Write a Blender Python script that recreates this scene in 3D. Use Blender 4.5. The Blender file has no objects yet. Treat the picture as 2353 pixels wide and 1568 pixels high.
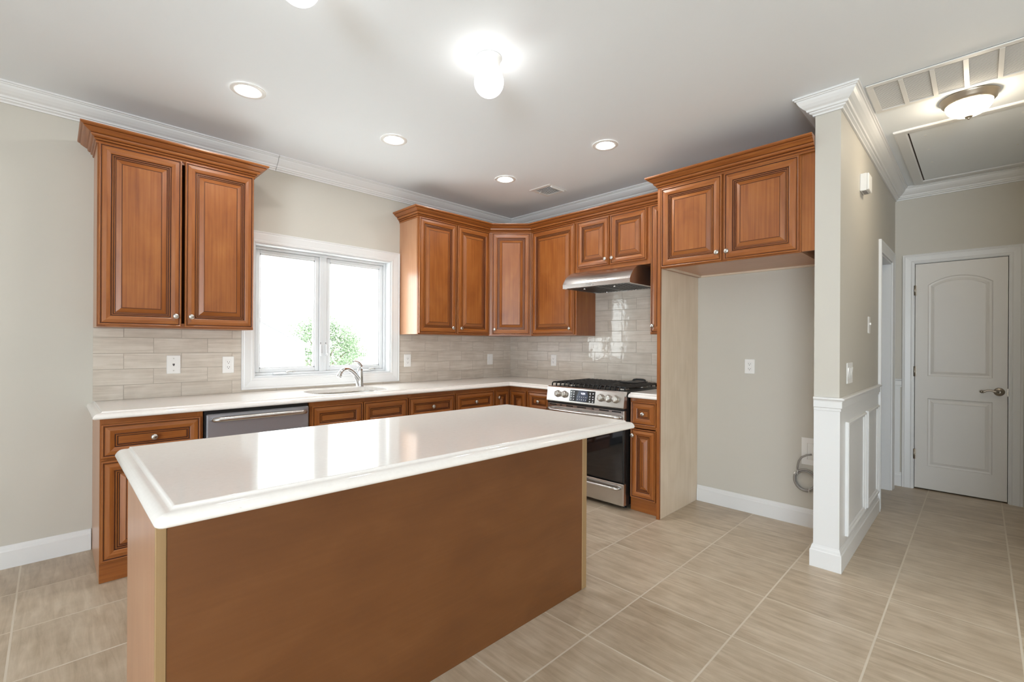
import bpy, math, random
from mathutils import Vector, Matrix
from mathutils.geometry import tessellate_polygon
PI = math.pi
random.seed(7)
SC = bpy.context.scene
COL = SC.collection

# ------------------------------------------------------------------ camera
yaw, roll = -0.7809, 0.0055
fw = Vector((-math.sin(yaw), math.cos(yaw), 0)); rt = Vector((math.cos(yaw), math.sin(yaw), 0)); up = Vector((0, 0, 1))
cr = rt*math.cos(roll) + up*math.sin(roll); cu = -rt*math.sin(roll) + up*math.cos(roll)
cd = bpy.data.cameras.new('camera'); cam = bpy.data.objects.new('camera', cd); COL.objects.link(cam)
cd.sensor_width = 36; cd.lens = 36*1066.627/2353; cd.shift_y = 8.6933/2353; cd.clip_start = .05; cd.clip_end = 200
M = Matrix.Identity(4)
for i in range(3):
    M[i][0] = cr[i]; M[i][1] = cu[i]; M[i][2] = -fw[i]
M[0][3], M[1][3], M[2][3] = -3.8151, -3.8744, 1.2795
cam.matrix_world = M
SC.camera = cam

# ------------------------------------------------------------------ world, daylight, exposure
SC.view_settings.view_transform = 'Standard'; SC.view_settings.look = 'None'
SC.view_settings.exposure = 0.33; SC.view_settings.gamma = 1.0; SC.view_settings.use_curve_mapping = False
W = bpy.data.worlds.new('overcast_sky'); SC.world = W; W.use_nodes = True
bg = W.node_tree.nodes['Background']; bg.inputs[0].default_value = (.93, .97, 1.0, 1); bg.inputs[1].default_value = 8.5
SC.cycles.use_denoising = True
SC.cycles.max_bounces = 10; SC.cycles.diffuse_bounces = 6; SC.cycles.transparent_max_bounces = 12
SC.cycles.sample_clamp_indirect = 6.0
def area(name, loc, rot, sx, sy, power, col=(1, 1, 1)):
    l = bpy.data.lights.new(name, 'AREA'); l.shape = 'RECTANGLE'; l.size = sx; l.size_y = sy; l.energy = power; l.color = col
    o = bpy.data.objects.new(name, l); o.location = loc; o.rotation_euler = rot; COL.objects.link(o); return o
# area lamps in unseen, walled-up door openings: daylight from left, added fill from behind
area('daylight_patio_door', (-8.62, -6.0, 1.25), (0, -PI/2-.75, 0), 2.2, 2.6, 500, (.80, .905, 1.0))  # stand-in lamp for daylight from the left, tilted up to brighten the ceiling
area('rear_fill', (-3.4, -7.58, 1.3), (PI/2, 0, 0), 4.2, 2.2, 17, (1.0, .97, .92))

# ------------------------------------------------------------------ materials
MATS = {}
def nodes(name):
    m = bpy.data.materials.new(name); m.use_nodes = True; MATS[name] = m
    nt = m.node_tree; return m, nt, nt.nodes['Principled BSDF']
def N(nt, t, **k):
    n = nt.nodes.new(t)
    for a, b in k.items():
        if a.startswith('i_'): n.inputs[int(a[2:]) if a[2:].isdigit() else a[2:]].default_value = b
        else: setattr(n, a, b)
    return n
def plain(name, col, rough=.5, metal=0., spec=.5, bump=0., bs=200, coat=0.):
    m, nt, b = nodes(name)
    b.inputs['Base Color'].default_value = (*col, 1); b.inputs['Roughness'].default_value = rough
    b.inputs['Metallic'].default_value = metal; b.inputs['Specular IOR Level'].default_value = spec
    b.inputs['Coat Weight'].default_value = coat
    if bump:
        tc = N(nt, 'ShaderNodeTexCoord'); ns = N(nt, 'ShaderNodeTexNoise'); ns.inputs['Scale'].default_value = bs
        bp = N(nt, 'ShaderNodeBump'); bp.inputs['Strength'].default_value = bump; bp.inputs['Distance'].default_value = .002
        nt.links.new(tc.outputs['Object'], ns.inputs['Vector']); nt.links.new(ns.outputs['Fac'], bp.inputs['Height'])
        nt.links.new(bp.outputs['Normal'], b.inputs['Normal'])
    return m
def emit(name, col, s):
    m, nt, b = nodes(name)
    b.inputs['Base Color'].default_value = (.9, .9, .9, 1)
    b.inputs['Emission Color'].default_value = (*col, 1); b.inputs['Emission Strength'].default_value = s
    return m
def ramp(nt, stops):
    r = N(nt, 'ShaderNodeValToRGB'); e = r.color_ramp.elements
    while len(e) < len(stops): e.new(.5)
    for el, (p, c) in zip(e, stops): el.position = p; el.color = (*c, 1)
    return r
def wood(name, dark, mid, light, rough=.33, blotch=1., grainamt=.5):
    m, nt, b = nodes(name); L = nt.links.new
    tc = N(nt, 'ShaderNodeTexCoord'); oi = N(nt, 'ShaderNodeObjectInfo')
    mul = N(nt, 'ShaderNodeVectorMath', operation='SCALE'); mul.inputs['Scale'].default_value = 37.
    cmb = N(nt, 'ShaderNodeCombineXYZ'); L(oi.outputs['Random'], cmb.inputs[0]); L(oi.outputs['Random'], cmb.inputs[2])
    L(cmb.outputs[0], mul.inputs[0])
    add = N(nt, 'ShaderNodeVectorMath', operation='ADD'); L(tc.outputs['UV'], add.inputs[0]); L(mul.outputs[0], add.inputs[1])
    mp = N(nt, 'ShaderNodeMapping'); mp.inputs['Scale'].default_value = (2.2, 85, 1); L(add.outputs[0], mp.inputs[0])
    n1 = N(nt, 'ShaderNodeTexNoise'); n1.inputs['Scale'].default_value = 1.; n1.inputs['Detail'].default_value = 5; L(mp.outputs[0], n1.inputs['Vector'])
    mp2 = N(nt, 'ShaderNodeMapping'); mp2.inputs['Scale'].default_value = (3.2, 6.5, 1); L(add.outputs[0], mp2.inputs[0])
    n2 = N(nt, 'ShaderNodeTexNoise'); n2.inputs['Scale'].default_value = 1.; n2.inputs['Detail'].default_value = 3; n2.inputs['Distortion'].default_value = .6; L(mp2.outputs[0], n2.inputs['Vector'])
    mx = N(nt, 'ShaderNodeMix'); mx.inputs[0].default_value = 1-grainamt
    L(n1.outputs['Fac'], mx.inputs[2]); L(n2.outputs['Fac'], mx.inputs[3])
    r = ramp(nt, [(.30, dark), (.5, mid), (.70, light)]); L(mx.outputs[0], r.inputs[0]); L(r.outputs[0], b.inputs['Base Color'])
    b.inputs['Roughness'].default_value = rough; b.inputs['Coat Weight'].default_value = .12; b.inputs['Coat Roughness'].default_value = .2
    bp = N(nt, 'ShaderNodeBump'); bp.inputs['Strength'].default_value = .04; bp.inputs['Distance'].default_value = .001
    L(n1.outputs['Fac'], bp.inputs['Height']); L(bp.outputs['Normal'], b.inputs['Normal'])
    return m
wood('maple', (.20, .054, .0105), (.30, .094, .019), (.385, .140, .034))
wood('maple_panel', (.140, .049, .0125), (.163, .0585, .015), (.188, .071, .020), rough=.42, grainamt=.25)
wood('raw_veneer', (.62, .50, .37), (.70, .58, .445), (.76, .64, .51), rough=.5)
wood('edge_band', (.30, .185, .083), (.34, .215, .10), (.38, .245, .12), rough=.4)
wood('maple_side', (.42, .20, .10), (.47, .235, .125), (.52, .28, .155), rough=.3)
plain('glaze', (.085, .022, .008), .5)
plain('dark_gap', (.03, .012, .006), .8)
plain('wall_paint', (.57, .54, .48), .55, bump=.03, bs=350)
plain('ceiling_paint', (.865, .90, .935), .7, bump=.02, bs=300)
plain('trim_white', (.76, .76, .755), .35)
plain('door_white', (.74, .71, .67), .38)
plain('plate_white', (.84, .83, .81), .3)
plain('slot_dark', (.10, .09, .09), .6)
plain('vinyl_white', (.70, .71, .72), .3)
plain('nickel', (.62, .60, .57), .28, metal=1.)
plain('bronze_nickel', (.42, .37, .31), .35, metal=1.)
plain('chrome', (.75, .76, .78), .06, metal=1.)
plain('black_metal', (.012, .012, .012), .35)
plain('cast_iron', (.012, .012, .013), .5, bump=.2, bs=400)
plain('black_glass', (.006, .006, .007), .05, coat=1.)
plain('panel_glass', (.012, .014, .018), .08, coat=.5)
plain('lcd_blue', (.05, .065, .11), .1, coat=.5)
plain('grey_filter', (.33, .34, .34), .35, metal=1.)
plain('braided_steel', (.40, .39, .38), .35, metal=.9, bump=.6, bs=900)
plain('vent_black', (.01, .01, .01), .9)
plain('grille_back', (.22, .22, .22), .8)
emit('lamp_lens', (1., .975, .94), 125.)
emit('globe_glass', (1., .98, .95), 5.5)
emit('dome_glass', (1., .86, .66), 34.)
emit('display_glow', (.75, .80, 1.), 1.6)
emit('red_glow', (.5, .05, .03), .35)
emit('glyph_glow', (.62, .66, .75), .45)

def stainless(name, rough=.26, col=(.62, .60, .58)):
    m, nt, b = nodes(name); L = nt.links.new
    tc = N(nt, 'ShaderNodeTexCoord'); mp = N(nt, 'ShaderNodeMapping'); mp.inputs['Scale'].default_value = (3, 1800, 1); L(tc.outputs['UV'], mp.inputs[0])
    n = N(nt, 'ShaderNodeTexNoise'); n.inputs['Scale'].default_value = 1; n.inputs['Detail'].default_value = 3; L(mp.outputs[0], n.inputs['Vector'])
    mr = N(nt, 'ShaderNodeMapRange'); mr.inputs[3].default_value = rough-.015; mr.inputs[4].default_value = rough+.02; L(n.outputs['Fac'], mr.inputs[0]); L(mr.outputs[0], b.inputs['Roughness'])
    b.inputs['Base Color'].default_value = (*col, 1); b.inputs['Metallic'].default_value = 1
    b.inputs['Anisotropic'].default_value = .5
    return m
stainless('stainless'); stainless('stainless_dark', .36, (.42, .425, .46)); MATS['stainless_dark'].node_tree.nodes['Principled BSDF'].inputs['Metallic'].default_value = .7

def quartz():
    m, nt, b = nodes('quartz'); L = nt.links.new
    tc = N(nt, 'ShaderNodeTexCoord')
    n = N(nt, 'ShaderNodeTexNoise'); n.inputs['Scale'].default_value = 60; n.inputs['Detail'].default_value = 6; n.inputs['Roughness'].default_value = .75; L(tc.outputs['Object'], n.inputs['Vector'])
    r = ramp(nt, [(.25, (.66, .60, .55)), (.36, (.83, .79, .75)), (.7, (.87, .83, .79))]); L(n.outputs['Fac'], r.inputs[0]); L(r.outputs[0], b.inputs['Base Color'])
    b.inputs['Roughness'].default_value = .09; b.inputs['IOR'].default_value = 1.5
quartz()

def tiles(name, bw, rh, off, ox, oy, cols, mortar, msize, rough, streak, bump, wav):
    """UV in metres; running-bond or stacked tiles with per-tile shade and streaks along u"""
    m, nt, b = nodes(name); L = nt.links.new
    tc = N(nt, 'ShaderNodeTexCoord'); mp = N(nt, 'ShaderNodeMapping'); mp.inputs['Location'].default_value = (ox, oy, 0); L(tc.outputs['UV'], mp.inputs[0])
    br = N(nt, 'ShaderNodeTexBrick'); br.offset = off; br.offset_frequency = 2
    br.inputs['Scale'].default_value = 1; br.inputs['Brick Width'].default_value = bw; br.inputs['Row Height'].default_value = rh
    br.inputs['Mortar Size'].default_value = msize; br.inputs['Mortar Smooth'].default_value = .1; br.inputs['Bias'].default_value = 0
    br.inputs['Color1'].default_value = (0, 0, 0, 1); br.inputs['Color2'].default_value = (1, 1, 1, 1); br.inputs['Mortar'].default_value = (.5, .5, .5, 1)
    L(mp.outputs[0], br.inputs['Vector'])
    # shift the streak pattern per tile
    sc = N(nt, 'ShaderNodeVectorMath', operation='SCALE'); sc.inputs['Scale'].default_value = 23.; L(br.outputs['Color'], sc.inputs[0])
    ad = N(nt, 'ShaderNodeVectorMath', operation='ADD'); L(mp.outputs[0], ad.inputs[0]); L(sc.outputs[0], ad.inputs[1])
    m2 = N(nt, 'ShaderNodeMapping'); m2.inputs['Scale'].default_value = streak; L(ad.outputs[0], m2.inputs[0])
    n = N(nt, 'ShaderNodeTexNoise'); n.inputs['Scale'].default_value = 1; n.inputs['Detail'].default_value = 6; n.inputs['Roughness'].default_value = .6; n.inputs['Distortion'].default_value = .5; L(m2.outputs[0], n.inputs['Vector'])
    n3 = N(nt, 'ShaderNodeTexNoise'); n3.inputs['Scale'].default_value = 9; n3.inputs['Detail'].default_value = 5; L(ad.outputs[0], n3.inputs['Vector'])
    mx0 = N(nt, 'ShaderNodeMix'); mx0.inputs[0].default_value = .35; L(n.outputs['Fac'], mx0.inputs[2]); L(n3.outputs['Fac'], mx0.inputs[3])
    sv = N(nt, 'ShaderNodeMath', operation='MULTIPLY_ADD'); sv.inputs[1].default_value = .10; sv.inputs[2].default_value = -.05; L(br.outputs['Color'], sv.inputs[0])
    s2 = N(nt, 'ShaderNodeMath', operation='ADD'); L(mx0.outputs[0], s2.inputs[0]); L(sv.outputs[0], s2.inputs[1])
    r = ramp(nt, list(zip((.32, .5, .68), cols))); L(s2.outputs[0], r.inputs[0])
    mx = N(nt, 'ShaderNodeMix', data_type='RGBA'); mx.inputs[7].default_value = (*mortar, 1)
    L(br.outputs['Fac'], mx.inputs[0]); L(r.outputs[0], mx.inputs[6]); L(mx.outputs[2], b.inputs['Base Color'])
    rr = N(nt, 'ShaderNodeMapRange'); rr.inputs[3].default_value = rough; rr.inputs[4].default_value = .7; L(br.outputs['Fac'], rr.inputs[0]); L(rr.outputs[0], b.inputs['Roughness'])
    inv = N(nt, 'ShaderNodeMath', operation='MULTIPLY'); inv.inputs[1].default_value = -1.; L(br.outputs['Fac'], inv.inputs[0])
    nw = N(nt, 'ShaderNodeTexNoise'); nw.inputs['Scale'].default_value = 16; nw.inputs['Detail'].default_value = 2; L(ad.outputs[0], nw.inputs['Vector'])
    hw = N(nt, 'ShaderNodeMath', operation='MULTIPLY_ADD'); hw.inputs[1].default_value = wav; L(nw.outputs['Fac'], hw.inputs[0]); L(inv.outputs[0], hw.inputs[2])
    bp = N(nt, 'ShaderNodeBump'); bp.inputs['Strength'].default_value = bump; bp.inputs['Distance'].default_value = .003
    L(hw.outputs[0], bp.inputs['Height']); L(bp.outputs['Normal'], b.inputs['Normal'])
# floor: UV = (y, x); wall tiles: UV = (distance along wall, z)
tiles('floor_tile', .4475, .451, 0., .4225, 1.475, ((.38, .295, .205), (.505, .408, .298), (.63, .53, .41)), (.66, .585, .48), .0040, .33, (4.0, 34, 1), .25, .25)
SPL = ((.50, .435, .365), (.60, .535, .46), (.69, .63, .56))
tiles('tile_back', .306, .1015, .5, 3.641, -.9095, SPL, (.42, .37, .31), .0022, .08, (3.5, 55, 1), .45, .9)
tiles('tile_right', .305, .1015, .5, .025+.153, -.9095, SPL, (.42, .37, .31), .0022, .07, (3.5, 55, 1), .45, .9)

def glass():
    m = bpy.data.materials.new('window_glass'); m.use_nodes = True; MATS['window_glass'] = m; nt = m.node_tree; nt.nodes.clear()
    o = N(nt, 'ShaderNodeOutputMaterial'); t = N(nt, 'ShaderNodeBsdfTransparent'); t.inputs[0].default_value = (.94, .96, .95, 1)
    g = N(nt, 'ShaderNodeBsdfGlossy'); g.inputs['Roughness'].default_value = .02
    lw = N(nt, 'ShaderNodeLayerWeight'); lw.inputs[0].default_value = .5; pw_ = N(nt, 'ShaderNodeMath', operation='POWER'); pw_.inputs[1].default_value = 5.
    f = N(nt, 'ShaderNodeMath', operation='MULTIPLY_ADD'); f.inputs[1].default_value = .95; f.inputs[2].default_value = .04; mx = N(nt, 'ShaderNodeMixShader')
    nt.links.new(lw.outputs['Facing'], pw_.inputs[0]); nt.links.new(pw_.outputs[0], f.inputs[0])
    nt.links.new(f.outputs[0], mx.inputs[0]); nt.links.new(t.outputs[0], mx.inputs[1]); nt.links.new(g.outputs[0], mx.inputs[2]); nt.links.new(mx.outputs[0], o.inputs[0])
glass()
def leafmat():
    m, nt, b = nodes('leaf'); oi = N(nt, 'ShaderNodeTexCoord'); n = N(nt, 'ShaderNodeTexNoise'); n.inputs['Scale'].default_value = 2.5
    r = ramp(nt, [(.35, (.105, .17, .08)), (.55, (.19, .26, .15)), (.7, (.30, .36, .25))])
    nt.links.new(oi.outputs['Object'], n.inputs['Vector']); nt.links.new(n.outputs['Fac'], r.inputs[0]); nt.links.new(r.outputs[0], b.inputs['Base Color']); b.inputs['Roughness'].default_value = .6
leafmat()
plain('bark', (.16, .12, .09), .9)
plain('siding', (.80, .80, .80), .6)
plain('roof_shingle', (.60, .60, .62), .9)
plain('bounce_ground', (.86, .86, .83), .9, bump=.3, bs=60)  # unseen ground, made near-white to bounce light up to the ceiling

# ------------------------------------------------------------------ mesh helper
class MB:
    def __init__(s, grain='z'):
        s.v = []; s.f = []; s.m = []; s.g = []; s.sm = []; s.slots = []; s.grain = {'x': Vector((1, 0, 0)), 'y': Vector((0, 1, 0)), 'z': Vector((0, 0, 1))}[grain]
    def mi(s, mat):
        if mat not in s.slots: s.slots.append(mat)
        return s.slots.index(mat)
    def face(s, idx, mat, grain=None, smooth=False):
        s.f.append(tuple(idx)); s.m.append(s.mi(mat)); s.g.append(Vector(grain) if grain is not None else s.grain); s.sm.append(smooth)
    def add(s, pts):
        n = len(s.v); s.v += [tuple(p) for p in pts]; return list(range(n, n+len(pts)))
    def box(s, x0, x1, y0, y1, z0, z1, mat, grain=None, b=0.):
        if x0 > x1: x0, x1 = x1, x0
        if y0 > y1: y0, y1 = y1, y0
        if z0 > z1: z0, z1 = z1, z0
        b = min(b, (x1-x0)*.45, (y1-y0)*.45, (z1-z0)*.45)
        if b <= 0:
            i = s.add([(x, y, z) for z in (z0, z1) for y in (y0, y1) for x in (x0, x1)])
            for q in ((0, 2, 3, 1), (4, 5, 7, 6), (0, 1, 5, 4), (2, 6, 7, 3), (0, 4, 6, 2), (1, 3, 7, 5)): s.face([i[k] for k in q], mat, grain)
            return
        # chamfered box: 24 verts
        P = {}
        lo = (x0, y0, z0); hi = (x1, y1, z1)
        for cx in (0, 1):
            for cy in (0, 1):
                for cz in (0, 1):
                    c = (cx, cy, cz)
                    for ax in range(3):
                        p = []
                        for k in range(3):
                            base = hi[k] if c[k] else lo[k]
                            if k != ax: base += (-b if c[k] else b)
                            p.append(base)
                        P[(c, ax)] = s.add([p])[0]
        cen = Vector(((x0+x1)/2, (y0+y1)/2, (z0+z1)/2))
        def put(ids):
            vs = [Vector(s.v[i]) for i in ids]; n = (vs[1]-vs[0]).cross(vs[2]-vs[0]); c = sum(vs, Vector())/len(vs)
            if n.dot(c-cen) < 0: ids = ids[::-1]
            s.face(ids, mat, grain)
        for ax in range(3):
            o = [k for k in range(3) if k != ax]
            for sd in (0, 1):
                cs = []
                for (a, bb) in ((0, 0), (1, 0), (1, 1), (0, 1)):
                    c = [0, 0, 0]; c[ax] = sd; c[o[0]] = a; c[o[1]] = bb; cs.append(P[(tuple(c), ax)])
                put(cs)
        for ax in range(3):   # edges parallel to ax
            o = [k for k in range(3) if k != ax]
            for a in (0, 1):
                for bb in (0, 1):
                    c0 = [0, 0, 0]; c0[o[0]] = a; c0[o[1]] = bb; c1 = list(c0); c1[ax] = 1; c0, c1 = tuple(c0), tuple(c1)
                    put([P[(c0, o[0])], P[(c1, o[0])], P[(c1, o[1])], P[(c0, o[1])]])
        for cx in (0, 1):
            for cy in (0, 1):
                for cz in (0, 1): put([P[((cx, cy, cz), k)] for k in range(3)])
    def loops(s, loops, mats, grains=None, cap0=None, cap1=None, closed=True, smooth=False):
        """loops: list of equal-length point lists; consecutive ones bridged"""
        ids = [s.add(l) for l in loops]; n = len(ids[0])
        for k in range(len(ids)-1):
            for j in range(n if closed else n-1):
                a, b = ids[k][j], ids[k][(j+1) % n]; c, d = ids[k+1][(j+1) % n], ids[k+1][j]
                g = grains[j] if grains else (Vector(s.v[b])-Vector(s.v[a]))
                s.face((a, b, c, d), mats[k] if isinstance(mats, (list, tuple)) else mats, g, smooth)
        if cap0: s.face(ids[0][::-1], cap0)
        if cap1: s.face(ids[-1], cap1)
        return ids
    def lathe(s, c, axis, prof, mat, n=24, cap=True, sq=(1., 1.), smooth=True):
        """prof: list of (r, h) along axis from point c"""
        ax = Vector(axis).normalized(); t = Vector((0, 0, 1)) if abs(ax.z) < .9 else Vector((1, 0, 0))
        u = ax.cross(t).normalized(); w = ax.cross(u); c = Vector(c)
        L = [[c+ax*h+u*(r*sq[0]*math.cos(2*PI*j/n))+w*(r*sq[1]*math.sin(2*PI*j/n)) for j in range(n)] for r, h in prof]
        s.loops(L, mat, cap0=(mat if not isinstance(mat, (list, tuple)) else mat[0]) if cap else None, cap1=(mat if not isinstance(mat, (list, tuple)) else mat[-1]) if cap else None, smooth=smooth)
    def tube(s, pts, r, mat, n=12, cap=True):
        P = [Vector(p) for p in pts]; R = r if isinstance(r, (list, tuple)) else [r]*len(P)
        t = (P[1]-P[0]).normalized(); a = Vector((0, 0, 1)) if abs(t.z) < .9 else Vector((1, 0, 0)); u = t.cross(a).normalized(); L = []
        for i, p in enumerate(P):
            t = ((P[min(i+1, len(P)-1)]-P[i]).normalized()+(P[i]-P[max(i-1, 0)]).normalized()).normalized()
            u = (u-t*u.dot(t)).normalized(); w = t.cross(u)
            L.append([p+(u*math.cos(2*PI*j/n)+w*math.sin(2*PI*j/n))*R[i] for j in range(n)])
        s.loops(L, mat, cap0=mat if cap else None, cap1=mat if cap else None, smooth=True)
    def poly(s, outer, holes, place, mat, flip=False):
        """flat polygon with holes; place maps (a, b) to 3D"""
        allp = list(outer)+[p for h in holes for p in h]; ids = s.add([place(*p) for p in allp])
        for t in tessellate_polygon([[Vector((p[0], p[1], 0)) for p in l] for l in [outer]+list(holes)]):
            a, b, c = (Vector((allp[k][0], allp[k][1], 0)) for k in t); ccw = (b-a).cross(c-a).z > 0
            t = tuple(t) if ccw != flip else tuple(t)[::-1]
            s.face([ids[k] for k in t], mat)
        return ids
    def build(s, name, parent=None, mat=None, xf=None):
        me = bpy.data.meshes.new(name)
        vs = [tuple(xf(*p)) for p in s.v] if xf else s.v
        me.from_pydata(vs, [], s.f); me.update()
        for k in s.slots: me.materials.append(MATS[k])
        me.polygons.foreach_set('material_index', s.m); me.polygons.foreach_set('use_smooth', s.sm)
        uv = me.uv_layers.new(name='UVMap').data
        for p, g in zip(me.polygons, s.g):
            n = p.normal; g = g.normalized() if g.length > 1e-9 else Vector((0, 0, 1)); a = g-n*g.dot(n)
            if a.length < .05: a = Vector((1, 0, 0))-n*n.x
            if a.length < .05: a = Vector((0, 1, 0))-n*n.y
            a.normalize(); b = n.cross(a)
            for li in p.loop_indices:
                co = me.vertices[me.loops[li].vertex_index].co; uv[li].uv = (co.dot(a), co.dot(b)+co.dot(n)*.37)
        o = bpy.data.objects.new(name, me); COL.objects.link(o)
        if parent: o.parent = parent
        return o
def thing(name, label, cat, loc=(0, 0, 0), rz=0., group=None):
    o = bpy.data.objects.new(name, None); COL.objects.link(o); o.location = loc; o.rotation_euler = (0, 0, rz); o.empty_display_size = .1
    return tag(o, label, cat, group)
def tag(o, label, cat, group=None):
    o['label'] = label; o['category'] = cat
    if group: o['group'] = group
    return o
def struct(o): o['kind'] = 'structure'; return o
def copy_tree(o, parent=None):
    c = o.copy(); COL.objects.link(c)
    if parent: c.parent = parent
    for ch in [x for x in SC.objects if x.parent == o]: copy_tree(ch, c)
    return c
def miter(path, d, side=-1):
    """offset an open 2D polyline by d; side -1 = to the right of travel"""
    out = []
    for i, p in enumerate(path):
        p = Vector(p); ns = []
        if i > 0: e = (p-Vector(path[i-1])).normalized(); ns.append(Vector((-e.y, e.x))*side)
        if i < len(path)-1: e = (Vector(path[i+1])-p).normalized(); ns.append(Vector((-e.y, e.x))*side)
        n = ns[0] if len(ns) == 1 else (ns[0]+ns[1])/(1+ns[0].dot(ns[1]))
        out.append(p+n*d)
    return out
def sweep(mb, path, prof, mat, side=-1, caps=True):
    """prof: list of (offset, z); path: 2D; mats per profile segment allowed"""
    offs = [miter(path, d, side) for d, z in prof]
    ids = [mb.add([(o.x, o.y, prof[k][1]) for o in offs[k]]) for k in range(len(prof))]
    for k in range(len(prof)-1):
        for j in range(len(path)-1):
            a, b, c, d = ids[k][j], ids[k][j+1], ids[k+1][j+1], ids[k+1][j]
            e = Vector(path[j+1])-Vector(path[j])
            q = (a, b, c, d) if side < 0 else (d, c, b, a)
            mb.face(q, mat[k] if isinstance(mat, (list, tuple)) else mat, (e.x, e.y, 0))
    if caps:
        m0 = mat[0] if isinstance(mat, (list, tuple)) else mat
        mb.face([i[0] for i in ids], m0); mb.face([i[-1] for i in ids][::-1], m0)

# ------------------------------------------------------------------ setting
H = 2.724
XL = -3.635
XH = 1.7313
YS0, YS1 = -3.19, -3.3143      # stub wall: alcove face, hall face
XS = -.648                     # end face of the stub wall
LX, FY, HY = -8.5, -7.5, -4.26 # living room's left wall, front wall, hall's right wall
b = MB('y'); b.box(LX-.4, XH+.2, FY-.2, .3, -.12, 0, 'floor_tile', (0, 1, 0)); struct(b.build('floor'))
b = MB('y'); b.box(LX-.4, XH+.2, FY-.2, .3, H, H+.12, 'ceiling_paint'); struct(b.build('ceiling'))
WX0, WX1, WZ0, WZ1 = -2.731, -1.570, 1.015, 2.050
b = MB()
for a in ((LX-.2, WX0, 0, H), (WX1, .2, 0, H), (WX0, WX1, 0, WZ0), (WX0, WX1, WZ1, H)): b.box(a[0], a[1], 0, .18, a[2], a[3], 'wall_paint')
struct(b.build('wall_back'))
b = MB(); b.box(0, .14, YS0, -.0005, 0, H, 'wall_paint'); struct(b.build('wall_right'))
# stub wall running on as the hall's left wall, with a doorway near its far end
DX0, DX1, DZ = .84, 1.50, 2.03
b = MB()
b.box(XS, DX0, YS1, YS0, 0, H, 'wall_paint'); b.box(DX1, XH, YS1, YS0, 0, H, 'wall_paint'); b.box(DX0, DX1, YS1, YS0, DZ, H, 'wall_paint')
struct(b.build('wall_hall'))
b = MB(); b.box(.5, XH, -2.2, -2.12, 0, H, 'wall_paint'); b.box(.42, .5, -2.2, YS0, 0, H, 'wall_paint'); struct(b.build('wall_side_room'))
DY0, DY1, DTOP = -3.448, -4.043, 2.037
b = MB(); b.box(XH, XH+.12, DY0, -2.12, 0, H, 'wall_paint'); b.box(XH, XH+.12, HY-.1, DY1, 0, H, 'wall_paint'); b.box(XH, XH+.12, DY1, DY0, DTOP, H, 'wall_paint')
b.box(XH+.125, XH+.2, HY-.1, -3.2, 0, H, 'wall_paint'); struct(b.build('wall_hall_end'))  # first box: added backing that stops sky light leaking under the door
b = MB(); b.box(XS, XH, HY-.12, HY, 0, H, 'wall_paint'); b.box(XS, XS+.12, FY, HY-.12, 0, H, 'wall_paint'); struct(b.build('wall_hall_right'))
PY0, PY1 = -7.35, -4.65
b = MB(); b.box(LX-.18, LX, PY1, 0, 0, H, 'wall_paint'); b.box(LX-.18, LX, FY, PY0, 0, H, 'wall_paint'); b.box(LX-.18, LX, PY0, PY1, 2.4, H, 'wall_paint'); b.box(LX-.30, LX-.22, PY0-.1, PY1+.1, 0, H, 'wall_paint'); struct(b.build('wall_left'))  # last box: unseen panel added to keep sky light out of the opening
b = MB(); b.box(LX, -5.6, FY-.18, FY, 0, H, 'wall_paint'); b.box(-1.2, XS+.12, FY-.18, FY, 0, H, 'wall_paint'); b.box(-5.6, -1.2, FY-.18, FY, 2.45, H, 'wall_paint'); b.box(-5.7, -1.1, FY-.30, FY-.22, 0, H, 'wall_paint'); struct(b.build('wall_front'))  # last box closes the rear opening against the sky, added out of view

# crown moulding at the ceiling (stepped profile)
CP = [(0, H-.100), (.010, H-.100), (.012, H-.092), (.024, H-.086), (.026, H-.079), (.036, H-.077), (.038, H-.070), (.040, H-.066), (.052, H-.058), (.066, H-.044), (.076, H-.030), (.080, H-.019), (.086, H-.017), (.088, H-.012), (.095, H-.010), (.095, H-.0005), (0, H-.0005)]
b = MB(); sweep(b, [(LX+.1, -.0005), (-2.586, -.0005)], CP, 'trim_white'); struct(b.build('trim_1'))
b = MB(); sweep(b, [(-2.5825, -.0005), (-.0005, -.0005), (-.0005, YS0+.0005), (XS-.0005, YS0+.0005), (XS-.0005, YS1-.0005), (XH-.0005, YS1-.0005), (XH-.0005, HY+.001)], CP, 'trim_white'); struct(b.build('trim_2'))
# baseboards
BP = [(0, .128), (.004, .128), (.006, .120), (.009, .113), (.011, .101), (.015, .096), (.015, .0005), (0, .0005)]
b = MB(); sweep(b, [(LX+.1, -.0005), (XL-.004, -.0005)], BP, 'trim_white'); struct(b.build('baseboard_left'))
b = MB(); sweep(b, [(-.0005, -2.224), (-.0005, YS0+.0005), (XS-.0005, YS0+.0005), (XS-.0005, YS1-.0005), (DX0-.092, YS1-.0005)], BP, 'trim_white'); struct(b.build('baseboard_right'))
b = MB(); sweep(b, [(XH-.0005, YS1-.002), (XH-.0005, DY0+.080)], BP, 'trim_white'); struct(b.build('baseboard_hall'))
# chair rail
RP = [(0, .988), (.020, .988), (.026, .984), (.026, .978), (.016, .970), (.014, .962), (.014, .930), (.008, .926), (.008, .912), (0, .910)]
b = MB(); sweep(b, [(XS-.0005, YS0-.001), (XS-.0005, YS1-.0005), (DX0-.092, YS1-.0005)], RP, 'trim_white'); struct(b.build('trim_3'))
b = MB(); sweep(b, [(XH-.0005, YS1-.002), (XH-.0005, DY0+.080)], RP, 'trim_white'); struct(b.build('trim_4'))
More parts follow.
